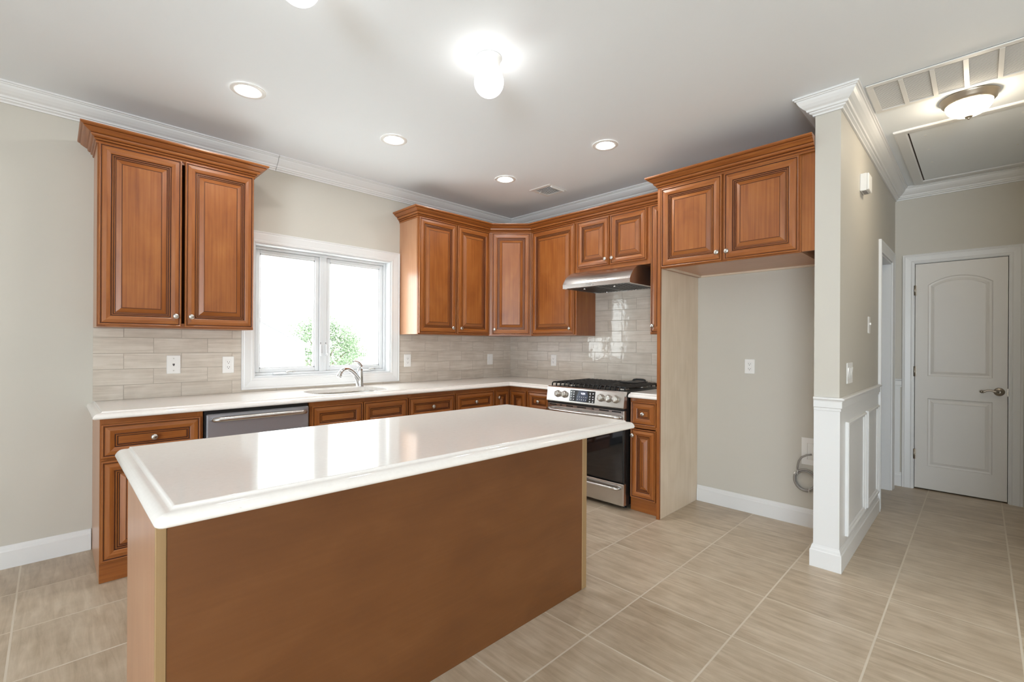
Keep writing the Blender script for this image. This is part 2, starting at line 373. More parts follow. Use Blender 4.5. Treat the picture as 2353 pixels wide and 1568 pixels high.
# white wainscot sheet below the rail, and the picture-frame mouldings on it
b = MB(); sweep(b, [(XS-.0003, YS0-.0005), (XS-.0003, YS1-.0003), (DX0-.092, YS1-.0003)], [(0, .912), (.003, .911), (.003, .1), (0, .1)], 'trim_white'); struct(b.build('trim_5'))
b = MB(); b.box(XH-.004, XH-.0004, DY0+.092, YS1-.001, .1, .912, 'trim_white'); struct(b.build('trim_6'))
def frame_loop(b, x0, x1, z0, z1, y):
    pr = [(0, 0), (0, .014), (.005, .018), (.012, .017), (.018, .010), (.026, .008), (.030, .003), (.030, 0)]
    L = []
    for d, h in pr: L.append([(x0+d, y-h, z0+d), (x1-d, y-h, z0+d), (x1-d, y-h, z1-d), (x0+d, y-h, z1-d)])
    b.loops(L, 'trim_white')
b = MB(); frame_loop(b, -.50, .115, .165, .835, YS1-.0035); struct(b.build('trim_7'))
b = MB(); frame_loop(b, .185, .685, .165, .835, YS1-.0035); struct(b.build('trim_8'))
# casings
def casing(b, x0, x1, z1, y, w=.088, sgn=-1, z0=0., sill=False):
    """casing around an opening in a wall y=const, protruding to sgn*y"""
    pr = [(0, 0), (0, .010), (.012, .013), (.020, .010), (.030, .012), (w-.020, .017), (w-.014, .014), (w-.004, .019), (w, .017), (w, 0)]
    if sill:
        L = [[(x0-d, y+sgn*h, z0-d), (x1+d, y+sgn*h, z0-d), (x1+d, y+sgn*h, z1+d), (x0-d, y+sgn*h, z1+d)] for d, h in pr]
        b.loops(L[::-1], 'trim_white')
    else:
        L = [[(x0-d, y+sgn*h, z0), (x0-d, y+sgn*h, z1+d), (x1+d, y+sgn*h, z1+d), (x1+d, y+sgn*h, z0)] for d, h in pr]
        b.loops(L, 'trim_white', closed=False)
        b.face([b.add([l[0]])[0] for l in L], 'trim_white'); b.face([b.add([l[3]])[0] for l in L][::-1], 'trim_white')
# side doorway (door_2): casing and jamb lining
d2 = bpy.data.objects.new('door_2', None); COL.objects.link(d2); struct(d2)
b = MB(); casing(b, DX0, DX1, DZ, YS1-.0005); b.build('casing', d2)
b = MB(); b.box(DX0, DX0+.015, YS1, YS0, 0.001, DZ, 'trim_white'); b.box(DX1-.015, DX1, YS1, YS0, .001, DZ, 'trim_white'); b.box(DX0+.015, DX1-.015, YS1, YS0, DZ-.015, DZ, 'trim_white'); b.build('jamb', d2)

# hall door (door_1) in wall x = XH; local frame: a = -y along the wall, front faces -x
d1 = bpy.data.objects.new('door_1', None); COL.objects.link(d1); struct(d1)
d1.location = (XH, DY0, 0); d1.rotation_euler = (0, 0, -PI/2)   # local x -> -Y, local -y -> -X
DW = DY0-DY1
b = MB(); casing(b, 0, DW, DTOP, -.0005, w=.078); b.build('casing', d1)
b = MB(); b.box(0, .006, 0, .11, .001, DTOP, 'trim_white'); b.box(DW-.006, DW, 0, .11, .001, DTOP, 'trim_white'); b.box(.006, DW-.006, 0, .11, DTOP-.006, DTOP, 'trim_white'); b.build('jamb', d1)
def arch(x0, x1, z0, z1, rise, n=14):
    if rise <= 0: return [(x0, z0), (x1, z0), (x1, z1), (x0, z1)]
    w = (x1-x0)/2; R = (w*w+rise*rise)/(2*rise); cx = (x0+x1)/2; cz = z1+rise-R; a = math.asin(w/R)
    return [(x0, z0), (x1, z0)]+[(cx+R*math.sin(a-2*a*k/n), cz+R*math.cos(a-2*a*k/n)) for k in range(n+1)]
def inset(poly, d):
    n = len(poly); out = []
    for i in range(n):
        p, q, r = Vector(poly[i-1]), Vector(poly[i]), Vector(poly[(i+1) % n]); e0 = (q-p).normalized(); e1 = (r-q).normalized()
        n0 = Vector((-e0.y, e0.x)); n1 = Vector((-e1.y, e1.x)); out.append(tuple(q+(n0+n1)/(1+n0.dot(n1))*d))
    return out
b = MB()
x0, x1, z0, z1 = .010, DW-.010, .012, DTOP-.010; F = .012; B = .047
hs = [arch(.095, DW-.095, 1.02, 1.835, .07), arch(.095, DW-.095, .215, .822, 0)]
b.poly([(x0, z0), (x1, z0), (x1, z1), (x0, z1)], hs, lambda a, c: (a, F, c), 'door_white')
b.box(x0, x1, F+.0105, B, z0, z1, 'door_white')
b.loops([[(x0, F+.0105, z0), (x1, F+.0105, z0), (x1, F+.0105, z1), (x0, F+.0105, z1)], [(x0, F, z0), (x1, F, z0), (x1, F, z1), (x0, F, z1)]], 'door_white')
for h in hs:
    L = [[(p[0], F+dp, p[1]) for p in inset(h, d)] for d, dp in ((0, 0), (.006, .0075), (.016, .009), (.020, .009), (.040, .002), (.044, .0035))]
    b.loops(L, 'door_white', cap1='door_white')
slab = b.build('slab', d1)
for z in (1.79, 1.06, .315):
    h = MB(); h.lathe((.008, -.004, z-.045), (0, 0, 1), [(.007, 0), (.007, .09)], 'bronze_nickel', 10); h.box(.002, .02, -.001, .003, z-.045, z+.045, 'bronze_nickel'); h.build('hinge', d1)
h = MB(); hx, hz = DW-.058, .912
h.lathe((hx, F, hz), (0, -1, 0), [(.034, 0), (.034, .004), (.030, .009), (.022, .012), (.017, .014), (.013, .020), (.012, .046), (.008, .050)], 'bronze_nickel', 28)
h.tube([(hx, F-.044, hz), (hx-.02, F-.05, hz+.002), (hx-.045, F-.05, hz+.010), (hx-.07, F-.05, hz+.009), (hx-.088, F-.05, hz-.002), (hx-.098, F-.05, hz-.006)], [.010, .009, .007, .0065, .008, .010], 'bronze_nickel', 12)
h.lathe((hx-.102, F-.05, hz-.014), (0, 0, 1), [(.002, 0), (.011, .005), (.013, .012), (.010, .020), (.002, .024)], 'bronze_nickel', 14)
h.build('lever_handle', d1)
h = MB(); h.box(DW-.011, DW-.005, F-.012, F+.004, hz-.035, hz+.03, 'bronze_nickel'); h.build('latch_plate', d1)

# ------------------------------------------------------------------ kitchen window
w1 = bpy.data.objects.new('window_1', None); COL.objects.link(w1); struct(w1)
b = MB(); casing(b, WX0, WX1, WZ1, -.0005, w=.084, z0=WZ0, sill=True); b.build('casing', w1)
b = MB()
for a in ((WX0, WX0+.012, WZ0, WZ1), (WX1-.012, WX1, WZ0, WZ1), (WX0+.012, WX1-.012, WZ0, WZ0+.012), (WX0+.012, WX1-.012, WZ1-.012, WZ1)): b.box(a[0], a[1], .0, .175, a[2], a[3], 'vinyl_white')
b.build('jamb', w1)
fx0, fx1, fz0, fz1 = WX0+.012, WX1-.012, WZ0+.012, WZ1-.012
b = MB(); FY0, FY1 = .075, .15; MX = -2.172
for a in ((fx0, fx0+.022, fz0, fz1), (fx1-.022, fx1, fz0, fz1), (fx0+.022, fx1-.022, fz0, fz0+.022), (fx0+.022, fx1-.022, fz1-.022, fz1), (MX-.030, MX+.030, fz0+.022, fz1-.022)): b.box(a[0], a[1], FY0, FY1, a[2], a[3], 'vinyl_white', b=.003)
b.box(MX-.004, MX+.004, FY0-.003, FY0+.002, fz0+.022, fz1-.022, 'vinyl_white')
b.build('frame', w1)
for sx0, sx1 in ((fx0+.023, MX-.031), (MX+.031, fx1-.023)):
    b = MB(); z0, z1 = fz0+.023, fz1-.023; t = .032
    for a in ((sx0, sx0+t, z0, z1), (sx1-t, sx1, z0, z1), (sx0+t, sx1-t, z0, z0+t), (sx0+t, sx1-t, z1-t, z1)): b.box(a[0], a[1], .088, .135, a[2], a[3], 'vinyl_white', b=.004)
    for a in ((sx0+t, sx0+t+.008, z0+t, z1-t), (sx1-t-.008, sx1-t, z0+t, z1-t), (sx0+t, sx1-t, z0+t, z0+t+.008), (sx0+t, sx1-t, z1-t-.008, z1-t)): b.box(a[0], a[1], .098, .125, a[2], a[3], 'vinyl_white')
    sash = b.build('sash', w1)
    p = MB(); p.box(sx0+t+.001, sx1-t-.001, .110, .114, z0+t+.001, z1-t-.001, 'window_glass'); p.build('pane', sash)
for cx in (-2.52, -1.80):
    b = MB(); b.box(cx-.055, cx+.055, FY0-.028, FY0-.001, fz0+.002, fz0+.024, 'vinyl_white', b=.008); b.tube([(cx+.04, FY0-.02, fz0+.026), (cx+.07, FY0-.02, fz0+.030), (cx+.10, FY0-.018, fz0+.026)], .006, 'nickel', 8); b.build('crank_handle', w1)
for cx in (MX-.022, MX+.022):
    b = MB(); b.box(cx-.007, cx+.007, FY0-.014, FY0-.001, 1.19, 1.27, 'vinyl_white', b=.004); b.box(cx-.010, cx+.010, FY0-.024, FY0-.012, 1.175, 1.20, 'vinyl_white', b=.004); b.lathe((cx, FY0-.001, 1.285), (0, -1, 0), [(.004, 0), (.004, .004)], 'slot_dark', 8); b.build('sash_lock', w1)

# unseen door frames around the area lamps; solid panels close the openings behind
w2 = MB()
for a in ((PY0, PY0+.06, 0.001, 2.4), (PY1-.06, PY1, .001, 2.4), ((PY0+PY1)/2-.04, (PY0+PY1)/2+.04, .001, 2.4), (PY0+.06, PY1-.06, 2.34, 2.4)): w2.box(LX-.12, LX-.04, a[0], a[1], a[2], a[3], 'vinyl_white')
struct(w2.build('window_2'))
w3 = MB()
for a in ((-5.6, -5.54, .001, 2.45), (-1.26, -1.2, .001, 2.45), (-3.44, -3.36, .001, 2.45), (-5.54, -1.26, 2.39, 2.45)): w3.box(a[0], a[1], FY-.12, FY-.04, a[2], a[3], 'vinyl_white')
struct(w3.build('window_3'))

# ------------------------------------------------------------------ backsplash
TT = .008
b = MB('x')
for a in ((XL, -2.8155, .9145, 1.3705), (-2.8155, -1.4855, .9145, .930), (-1.4855, -.0005, .9145, 1.3705)): b.box(a[0], a[1], -TT, -.0004, a[2], a[3], 'tile_back', (1, 0, 0))
tag(b.build('tile_backsplash'), 'beige glossy brick-bond tile backsplash on the window wall', 'backsplash', None)
b = MB('y')
b.box(-TT, -.0004, -1.199, -TT-.0005, .9145, 1.3705, 'tile_right', (0, -1, 0)); b.box(-TT, -.0004, -2.199, -1.9555, .9145, 1.90, 'tile_right', (0, -1, 0)); b.box(-TT, -.0004, -1.9555, -1.199, .80, 1.90, 'tile_right', (0, -1, 0))
tag(b.build('tile_backsplash'), 'beige glossy brick-bond tile backsplash behind the gas range', 'backsplash')

# ------------------------------------------------------------------ cabinets
BEAD = [(0, -.0005), (0, .016), (.002, .0185), (.006, .019), (.009, .017), (.010, .0135), (.0130, .0135), (.016, .0185), (.034, .0215), (.049, .018), (.0535, .015), (.0550, .010), (.0582, .010), (.0605, .0150), (.0635, .0150), (.0652, .0090), (.0684, .0090), (.0702, .0115), (.0728, .0115), (.0740, .0070), (.0768, .0070)]
BM = ['maple', 'maple', 'maple', 'maple', 'glaze', 'glaze', 'maple', 'maple', 'maple', 'maple', 'glaze', 'glaze', 'maple', 'maple', 'glaze', 'glaze', 'maple', 'maple', 'glaze', 'glaze']
def panel(b, x0, x1, z0, z1, y, drawer=False):
    """raised-panel front; back on plane y, facing -y"""
    pr = list(BEAD); ms = list(BM)
    if not drawer:
        pr += [(.082, .0095), (.098, .0165), (.101, .018), (.1018, .0168), (.1044, .0168), (.1055, .018)]; ms += ['maple', 'maple', 'maple', 'glaze', 'glaze', 'maple']
    else:
        pr = pr[:-2]+[(.0745, .0115)]; ms = ms[:-2]+['maple']
    mx = pr[-1][0]; s = min(1., (min(x1-x0, z1-z0)/2-.004)/mx)
    L = [[(x0+d*s, y-h, z0+d*s), (x1-d*s, y-h, z0+d*s), (x1-d*s, y-h, z1-d*s), (x0+d*s, y-h, z1-d*s)] for d, h in pr]
    gr = [(1, 0, 0), (0, 0, 1), (1, 0, 0), (0, 0, 1)]
    b.loops(L, ms, gr)
    n = len(b.v); g = (1, 0, 0) if drawer else (0, 0, 1)
    b.face((n-4, n-3, n-2, n-1), 'maple', g)
    b.face((n-len(L)*4+3, n-len(L)*4+2, n-len(L)*4+1, n-len(L)*4), 'maple', g)
def knob(x, y, z, parent):
    k = MB(); k.lathe((x, y, z), (0, -1, 0), [(.0075, -.001), (.007, .004), (.0055, .010), (.0075, .014), (.0145, .018), (.0165, .021), (.0155, .0255), (.009, .0285), (.002, .0293)], 'nickel', 18); return k.build('knob', parent)
def cab_door(t, x0, x1, z0, z1, y, kn=None):
    b = MB(); panel(b, x0, x1, z0, z1, y); d = b.build('door', t)
    if kn: knob(kn[0], y-.019, kn[1], d)
    return d
def drawer(t, x0, x1, z0, z1, y, kn=True, name='drawer'):
    b = MB('x'); panel(b, x0, x1, z0, z1, y, True); d = b.build(name, t)
    if kn: knob((x0+x1)/2, y-.0115, (z0+z1)/2, d)
    return d
def carcass(t, w, dep, z0, z1, stiles, rails, side='maple', left='maple', name='body', toe=True, open_top=False):
    """box body from wall (y=-.001) to face-frame front at y=-dep"""
    b = MB()
    f = .019
    zb = z0+(.105 if toe else 0)
    e = .0006
    b.box(e, .016, -dep+f, -.001, zb, z1, left); b.box(w-.016, w-e, -dep+f, -.001, zb, z1, side)
    b.box(.016, w-.016, -dep+f, -.001, zb, zb+.016, side, (1, 0, 0)); b.box(.016, w-.016, -dep+f, -dep+f+.012 if open_top else -.001, z1-.016, z1, side, (1, 0, 0)); b.box(.016, w-.016, -.014, -.001, zb+.016, z1-.016, side)
    for s0, s1 in stiles: b.box(s0 if s0 > 0 else e, s1 if s1 < w else w-e, -dep, -dep+f, zb, z1, 'maple', (0, 0, 1), b=.001)
    for r0, r1 in rails:
        xs = sorted(stiles)
        for i in range(len(xs)-1): b.box(xs[i][1], xs[i+1][0], -dep+.0004, -dep+f, r0, r1, 'maple', (1, 0, 0))
    o = b.build(name, t)
    return o
CRN = [(0, 2.424), (.006, 2.424), (.008, 2.431), (.006, 2.436), (.005, 2.439), (.014, 2.441), (.017, 2.446), (.014, 2.4495), (.013, 2.4525), (.024, 2.4545), (.029, 2.460), (.031, 2.468), (.029, 2.4715), (.036, 2.4735), (.050, 2.482), (.060, 2.489), (.063, 2.4925), (.061, 2.4955), (.071, 2.4985), (.076, 2.504), (.076, 2.512), (0, 2.512)]
CRM = ['maple', 'maple', 'maple', 'glaze', 'maple', 'maple', 'maple', 'glaze', 'maple', 'maple', 'maple', 'glaze', 'maple', 'maple', 'maple', 'maple', 'glaze', 'maple', 'maple', 'maple', 'maple']
UZ0, UZ1, UD = 1.372, 2.4385, .310

# left wall cabinet
w = .815
t = thing('wall_cabinet', 'two-door wall cabinet with maple glaze hung left of the window', 'cabinet', (XL, 0, 0))
carcass(t, w, UD, UZ0, UZ1, [(0, .04), (w-.04, w)], [(UZ0, UZ0+.03), (UZ1-.03, UZ1)], toe=False, left='maple_side')
cab_door(t, .006, .3985, 1.382, 2.428, -UD-.001, (.367, 1.446)); cab_door(t, .4165, .809, 1.382, 2.428, -UD-.001, (.448, 1.446))
b = MB('x'); sweep(b, [(.0006, -.001), (.0006, -UD-.0005), (w-.0006, -UD-.0005), (w-.0006, -.001)], CRN, CRM, side=-1); b.build('crown', t)

# right wall cabinet
XR, XR2 = -1.480, -.618
w = XR2-XR
t = thing('wall_cabinet', 'two-door wall cabinet hung between the window and the corner cabinet', 'cabinet', (XR, 0, 0))
carcass(t, w, UD, UZ0, UZ1, [(0, .04), (w/2-.018, w/2+.018), (w-.04, w)], [(UZ0, UZ0+.03), (UZ1-.03, UZ1)], toe=False, left='maple_side')
cab_door(t, .006, w/2-.004, 1.382, 2.428, -UD-.001, (w/2-.056, 1.437)); cab_door(t, w/2+.008, w-.012, 1.382, 2.428, -UD-.001, (w/2+.044, 1.437))

# diagonal corner wall cabinet
t = thing('corner_cabinet', 'diagonal corner wall cabinet with a single tall door', 'cabinet', (0, 0, 0))
b = MB()
E_ = XR2+.0006
foot = [(-.001, -.001), (-.001, E_), (-UD, E_), (E_, -UD), (E_, -.001)]
foot = foot[::-1]
lo = [(p[0], p[1], UZ0) for p in foot]; hi = [(p[0], p[1], UZ1) for p in foot]
b.loops([lo, hi], 'maple', [(0, 0, 1)]*5, cap0='maple', cap1='maple'); b.build('body', t)
diag = math.hypot(-UD-E_, E_+UD); DL = (E_+UD)
sub = Matrix.Translation((E_, -UD, 0)) @ Matrix.Rotation(-PI/4, 4, 'Z')
def diag_obj(o): o.matrix_local = sub; return o
dl = (-UD-E_)*math.sqrt(2)
b = MB(); panel(b, .030, dl-.014, 1.382, 2.428, -.001); d = diag_obj(b.build('door', t))
knob(.058, -.020, 1.437, d)

# range wall: local x runs toward -Y, front faces -X
R90 = -PI/2
t = thing('wall_cabinet', 'tall single-door wall cabinet left of the range hood', 'cabinet', (0, XR2, 0), R90)
w = 1.1985+XR2
carcass(t, w, UD, UZ0, UZ1, [(0, .03), (w-.03, w)], [(UZ0, UZ0+.03), (UZ1-.03, UZ1)], toe=False)
cab_door(t, .022, w-.018, 1.382, 2.428, -UD-.001, (w-.060, 1.437))
t = thing('wall_cabinet', 'short two-door wall cabinet above the steel range hood', 'cabinet', (0, -1.199, 0), R90)
w = .757; Z0 = 1.957
carcass(t, w, UD, Z0, UZ1, [(0, .03), (w/2-.018, w/2+.018), (w-.045, w)], [(Z0, Z0+.045), (UZ1-.03, UZ1)], toe=False)
cab_door(t, .013, .361, 1.994, 2.424, -UD-.001, (.334, 2.046)); cab_door(t, .377, .728, 1.994, 2.424, -UD-.001, (.404, 2.046))
t = thing('wall_cabinet', 'narrow wall cabinet squeezed between range hood and fridge panel', 'cabinet', (0, -1.9565, 0), R90)
w = .242
carcass(t, w, UD, UZ0, UZ1, [(0, .02), (w-.02, w)], [(UZ0, UZ0+.03), (UZ1-.03, UZ1)], toe=False)
cab_door(t, .012, w-.006, 1.382, 2.428, -UD-.001, (.036, 1.440))
# crown running over the corner run
b = MB('x'); sweep(b, [(XR+.0005, -.001), (XR+.0005, -UD-.0005), (XR2-.0003, -UD-.0005), (-UD-.0005, XR2-.0003), (-UD-.0005, -2.1985)], CRN, CRM)
tag(b.build('cabinet_crown'), 'long stepped maple crown moulding over the corner run of wall cabinets', 'crown moulding')

# fridge surround
PX = .632
b = MB(); b.box(-PX, -.0006, -2.2205, -2.2005, .0005, 2.4385, 'raw_veneer'); b.box(-PX-.019, -PX-.0002, -2.2215, -2.1985, .0005, 2.4385, 'maple')
fr = b.build('fridge_panel'); tag(fr, 'tall pale veneer end panel between range cabinets and fridge alcove', 'panel')
t = thing('wall_cabinet', 'deep two-door wall cabinet spanning above the empty fridge alcove', 'cabinet', (0, -2.2225, 0), R90)
w = .8965; Z0 = 1.843; dpt = .633
b = MB()
b.box(.001, .016, -dpt+.02, -.001, Z0, UZ1, 'maple'); b.box(w-.016, w-.001, -dpt+.02, -.001, Z0, UZ1, 'maple_side'); b.box(.016, w-.016, -dpt+.02, -.018, Z0+.014, Z0+.030, 'maple_side', (1, 0, 0))
b.box(.016, w-.016, -dpt+.02, -.001, UZ1-.016, UZ1, 'maple', (1, 0, 0)); b.box(.016, w-.016, -.017, -.001, Z0, UZ1-.016, 'raw_veneer', (1, 0, 0)); b.box(.016, .030, -dpt+.02, -.018, Z0, Z0+.014, 'raw_veneer')
for s0, s1 in ((.001, .03), (w/2-.018, w/2+.018), (w-.03, w-.001)): b.box(s0, s1, -dpt, -dpt+.0195, Z0, UZ1, 'maple')
for s0, s1 in ((.03, w/2-.018), (w/2+.018, w-.03)): b.box(s0, s1, -dpt+.0004, -dpt+.0195, Z0, Z0+.03, 'maple', (1, 0, 0)); b.box(s0, s1, -dpt+.0004, -dpt+.0195, UZ1-.03, UZ1, 'maple', (1, 0, 0))
b.build('body', t)
cab_door(t, .002, .435, 1.850, 2.424, -dpt-.001, (.410, 1.904)); cab_door(t, .449, .886, 1.850, 2.424, -dpt-.001, (.474, 1.904))
b = MB('x'); sweep(b, [(-.0235, -.325), (-.0235, -dpt-.0195), (w+.0695, -dpt-.0195)], [(max(0, d-.006), z) for d, z in CRN], CRM); b.build('crown', t)
b = MB(); b.box(w+.0005, w+.0695, -dpt, -dpt+.019, Z0+.004, UZ1, 'maple'); b.build('filler_strip', t)

# base cabinets, window run
BD, BZ = .61, .8745
def base(name, label, loc, rz, w, drawers, doors, stiles, knobs=True, false=False, side='maple', left='maple', extra=None, dk=None):
    t = thing(name, label, 'cabinet', loc, rz)
    carcass(t, w, BD, 0, BZ, stiles, [(.105, .125), (.645, .667), (.842, BZ)], side=side, left=left, open_top=false)
    b = MB('x'); b.box(.0006 if left == 'maple_side' else .001, w-.001, -BD+.012, -BD+.028, .001, .105, 'maple', (1, 0, 0))
    if left == 'maple_side': b.box(.0006, .016, -BD+.028, -.001, .001, .105, 'maple_side', (0, 1, 0))
    b.build('toe_kick', t)
    for a in drawers: drawer(t, a[0], a[1], .667, .845, -BD-.001, kn=not false, name='false_front' if false else 'drawer')
    for a in doors: cab_door(t, a[0], a[1], .117, .650, -BD-.001, a[2] if len(a) > 2 else None)
    return t
w = .462
base('base_cabinet', 'base cabinet with one wide drawer at the left end of the counter', (XL, 0, 0), 0, w, [(.006, .448)], [(.006, .448, (.415, .60))], [(0, .03), (w-.03, w)], left='maple_side')
w = .778
base('base_cabinet', 'sink base cabinet with two knobless false fronts right of the dishwasher', (-2.550, 0, 0), 0, w, [(.014, .388), (.396, .772)], [(.014, .388, (.35, .60)), (.396, .772, (.434, .60))], [(0, .03), (w/2-.02, w/2+.02), (w-.01, w)], false=True)
w = .950
base('base_cabinet', 'base cabinet with two knobbed drawers between sink base and corner', (-1.771, 0, 0), 0, w, [(.006, .472), (.486, .938)], [(.006, .472, (.435, .60)), (.486, .938, (.52, .60))], [(0, .03), (w/2-.02, w/2+.02), (w-.03, w)])
# L-shaped corner base cabinet with two doors meeting in the inner corner
t = thing('corner_cabinet', 'inner-corner base cabinet with two narrow doors meeting at a right angle', 'cabinet', (0, 0, 0))
b = MB(); c0 = -.8205; cy = -.8575
foot = [(-.001, -.001), (c0, -.001), (c0, -BD), (-BD, -BD), (-BD, cy), (-.001, cy)]
b.loops([[(p[0], p[1], .105) for p in foot], [(p[0], p[1], BZ) for p in foot]], 'maple', [(0, 0, 1)]*6)
b.poly(foot[::-1], [], lambda a, c: (a, c, BZ), 'maple'); b.build('body', t)
b = MB(); r_ = BD-.06; b.box(c0, -r_, -r_-.016, -r_, .001, .105, 'maple'); b.box(-r_-.016, -r_, cy, -r_-.016, .001, .105, 'maple'); b.build('toe_kick', t)
b = MB(); panel(b, -.809, -.6335, .117, .838, -BD-.001); d = b.build('door', t); knob(-.782, -BD-.020, .775, d)
b = MB(); panel(b, .6335, .843, .117, .838, -BD-.001); d = b.build('door', t); d.rotation_euler = (0, 0, R90)
w = .306
base('base_cabinet', 'base cabinet with a single drawer left of the gas range', (0, -.8585, 0), R90, w, [(.014, .293)], [(.014, .293, (.26, .60))], [(0, .03), (w-.03, w)])
w = .244
t = base('base_cabinet', 'slim base cabinet with drawer right of the gas range', (0, -1.9555, 0), R90, w, [], [], [(0, .03), (w-.03, w)])
drawer(t, .015, .224, .668, .848, -BD-.001); cab_door(t, .014, .224, .108, .639, -BD-.001, (.038, .589))

# ------------------------------------------------------------------ countertops
OG = [(.044, .9138), (.0385, .9138), (.0380, .9105), (.0355, .9075), (.031, .9060), (.025, .9058), (.018, .9045), (.012, .9018), (.0065, .8970), (.0025, .8910), (.0008, .8852), (.0022, .8805), (.006, .8772), (.012, .8756), (.05, .8755)]
def inset_poly(poly, offs):
    """poly CCW; per-edge inward offsets"""
    n = len(poly); out = []
    for i in range(n):
        p, q, r = Vector(poly[i-1]), Vector(poly[i]), Vector(poly[(i+1) % n]); e0 = (q-p).normalized(); e1 = (r-q).normalized()
        n0 = Vector((-e0.y, e0.x)); n1 = Vector((-e1.y, e1.x)); d0, d1 = offs[i-1], offs[i]
        # solve n0.x = n0.q+d0, n1.x = n1.q+d1
        det = n0.x*n1.y-n0.y*n1.x; a = n0.dot(q)+d0; c = n1.dot(q)+d1
        out.append(((a*n1.y-c*n0.y)/det, (n0.x*c-n1.x*a)/det))
    return out
def counter(b, poly, free, holes=(), prof=OG):
    """free: per-edge True where the ogee edge shows"""
    L = []
    for d, z in prof:
        q = inset_poly(poly, [d if f else 0. for f in free]); L.append([(p[0], p[1], z) for p in q])
    for j in range(len(poly)):
        k = (j+1) % len(poly); b.loops([[l[j], l[k]] for l in L[::-1]], 'quartz', closed=False, smooth=True)
    top = [(p[0], p[1]) for p in L[0]]; bot = [(p[0], p[1]) for p in L[-1]]
    b.poly(top, holes, lambda a, c: (a, c, prof[0][1]), 'quartz'); b.poly(bot, holes, lambda a, c: (a, c, prof[-1][1]), 'quartz', flip=True)
    for h in holes: b.loops([[(p[0], p[1], .8885) for p in h], [(p[0], p[1], prof[0][1]) for p in h]][::-1], 'quartz')
def rr(x0, x1, y0, y1, rs, n=7):
    """rounded rect CCW; radii for (x0y0, x1y0, x1y1, x0y1)"""
    out = []
    for (cx, cy, a0, r) in ((x0, y0, PI, rs[0]), (x1, y0, 1.5*PI, rs[1]), (x1, y1, 0, rs[2]), (x0, y1, .5*PI, rs[3])):
        ox = cx+r if cx == x0 else cx-r; oy = cy+r if cy == y0 else cy-r
        out += [(ox+r*math.cos(a0+PI/2*k/n), oy+r*math.sin(a0+PI/2*k/n)) for k in range(n+1)]
    return out
CE = .650
SINK = rr(-2.47, -1.86, -.565, -.185, (.17, .17, .13, .13))
b = MB('x')
counter(b, [(XL-.031, -CE), (-CE, -CE), (-CE, -1.166), (-.0005, -1.166), (-.0005, -.0005), (XL-.031, -.0005)], [True, True, False, False, False, True], [SINK[::-1]])
tag(b.build('countertop'), 'long white quartz countertop turning the corner under the window', 'countertop')
b = MB('x'); counter(b, [(-CE, -2.1985), (-.0005, -2.1985), (-.0005, -1.957), (-CE, -1.957)], [False, False, False, True])
tag(b.build('countertop'), 'short piece of white quartz countertop right of the range', 'countertop')
# sink bowl
t = thing('kitchen_sink', 'undermount stainless steel sink bowl below the faucet', 'sink', (0, 0, 0))
b = MB(); c = (-2.165, -.375)
def sc_(k, z): return [(c[0]+(p[0]-c[0])*k, c[1]+(p[1]-c[1])*k, z) for p in SINK]
b.loops([sc_(1.03, .8884), sc_(1.0, .8884), sc_(.992, .884), sc_(.97, .80), sc_(.95, .72), sc_(.88, .70), sc_(.15, .695)], 'stainless', cap1='stainless', smooth=True); b.f = [q[::-1] for q in b.f]; b.build('bowl', t)
b = MB(); b.lathe((c[0], c[1], .6955), (0, 0, 1), [(.045, 0), (.045, .003), (.035, .004), (.03, .001)], 'chrome', 20); b.build('drain', t)
# faucet
t = thing('kitchen_faucet', 'chrome single-lever kitchen faucet standing behind the sink', 'faucet', (-1.940, -.135, .914))
b = MB(); b.lathe((0, 0, 0), (0, 0, 1), [(.030, 0), (.030, .003), (.029, .006), (.0265, .03), (.0255, .08), (.024, .13), (.0225, .150), (.019, .156)], 'chrome', 24, sq=(1, 1)); b.build('body', t)
def bez(P, n=20):
    out = []
    for k in range(n+1):
        u = k/n; q = [Vector(p) for p in P]
        while len(q) > 1: q = [q[i]*(1-u)+q[i+1]*u for i in range(len(q)-1)]
        out.append(q[0])
    return out
dx, dy = -.93, -.37
def sp(d, z): return (dx*d, dy*d, z)
pts = bez([sp(.0, .050), sp(.05, .080), sp(.105, .188), sp(.205, .178), sp(.238, .112)], 22)
b = MB(); b.tube(pts, [.019+.001*math.sin(k/3) if k < 16 else .0195 for k in range(23)], 'chrome', 16)
b.tube(bez([sp(.022, .002), sp(.036, .05), sp(.06, .10), sp(.105, .128)], 14), [.016, .016, .015, .015, .014, .014, .013, .013, .012, .011, .010, .009, .008, .006, .004], 'chrome', 12)
b.build('spout', t)
b = MB(); b.lathe(pts[-1]-(pts[-1]-pts[-2]).normalized()*.006, (pts[-1]-pts[-2]), [(.0195, 0), (.021, .004), (.021, .022), (.018, .026)], 'chrome', 18); b.build('spray_head', t)
b = MB(); b.lathe((0, 0, .157), (0, 0, 1), [(.021, 0), (.0205, .02), (.014, .034), (.005, .04)], 'chrome', 20)
b.tube(bez([sp(-.006, .172), sp(.004, .200), sp(.035, .222), sp(.088, .220)], 10), [.019, .0185, .017, .0155, .014, .0125, .011, .010, .009, .0075, .006], 'chrome', 12); b.build('lever_handle', t)

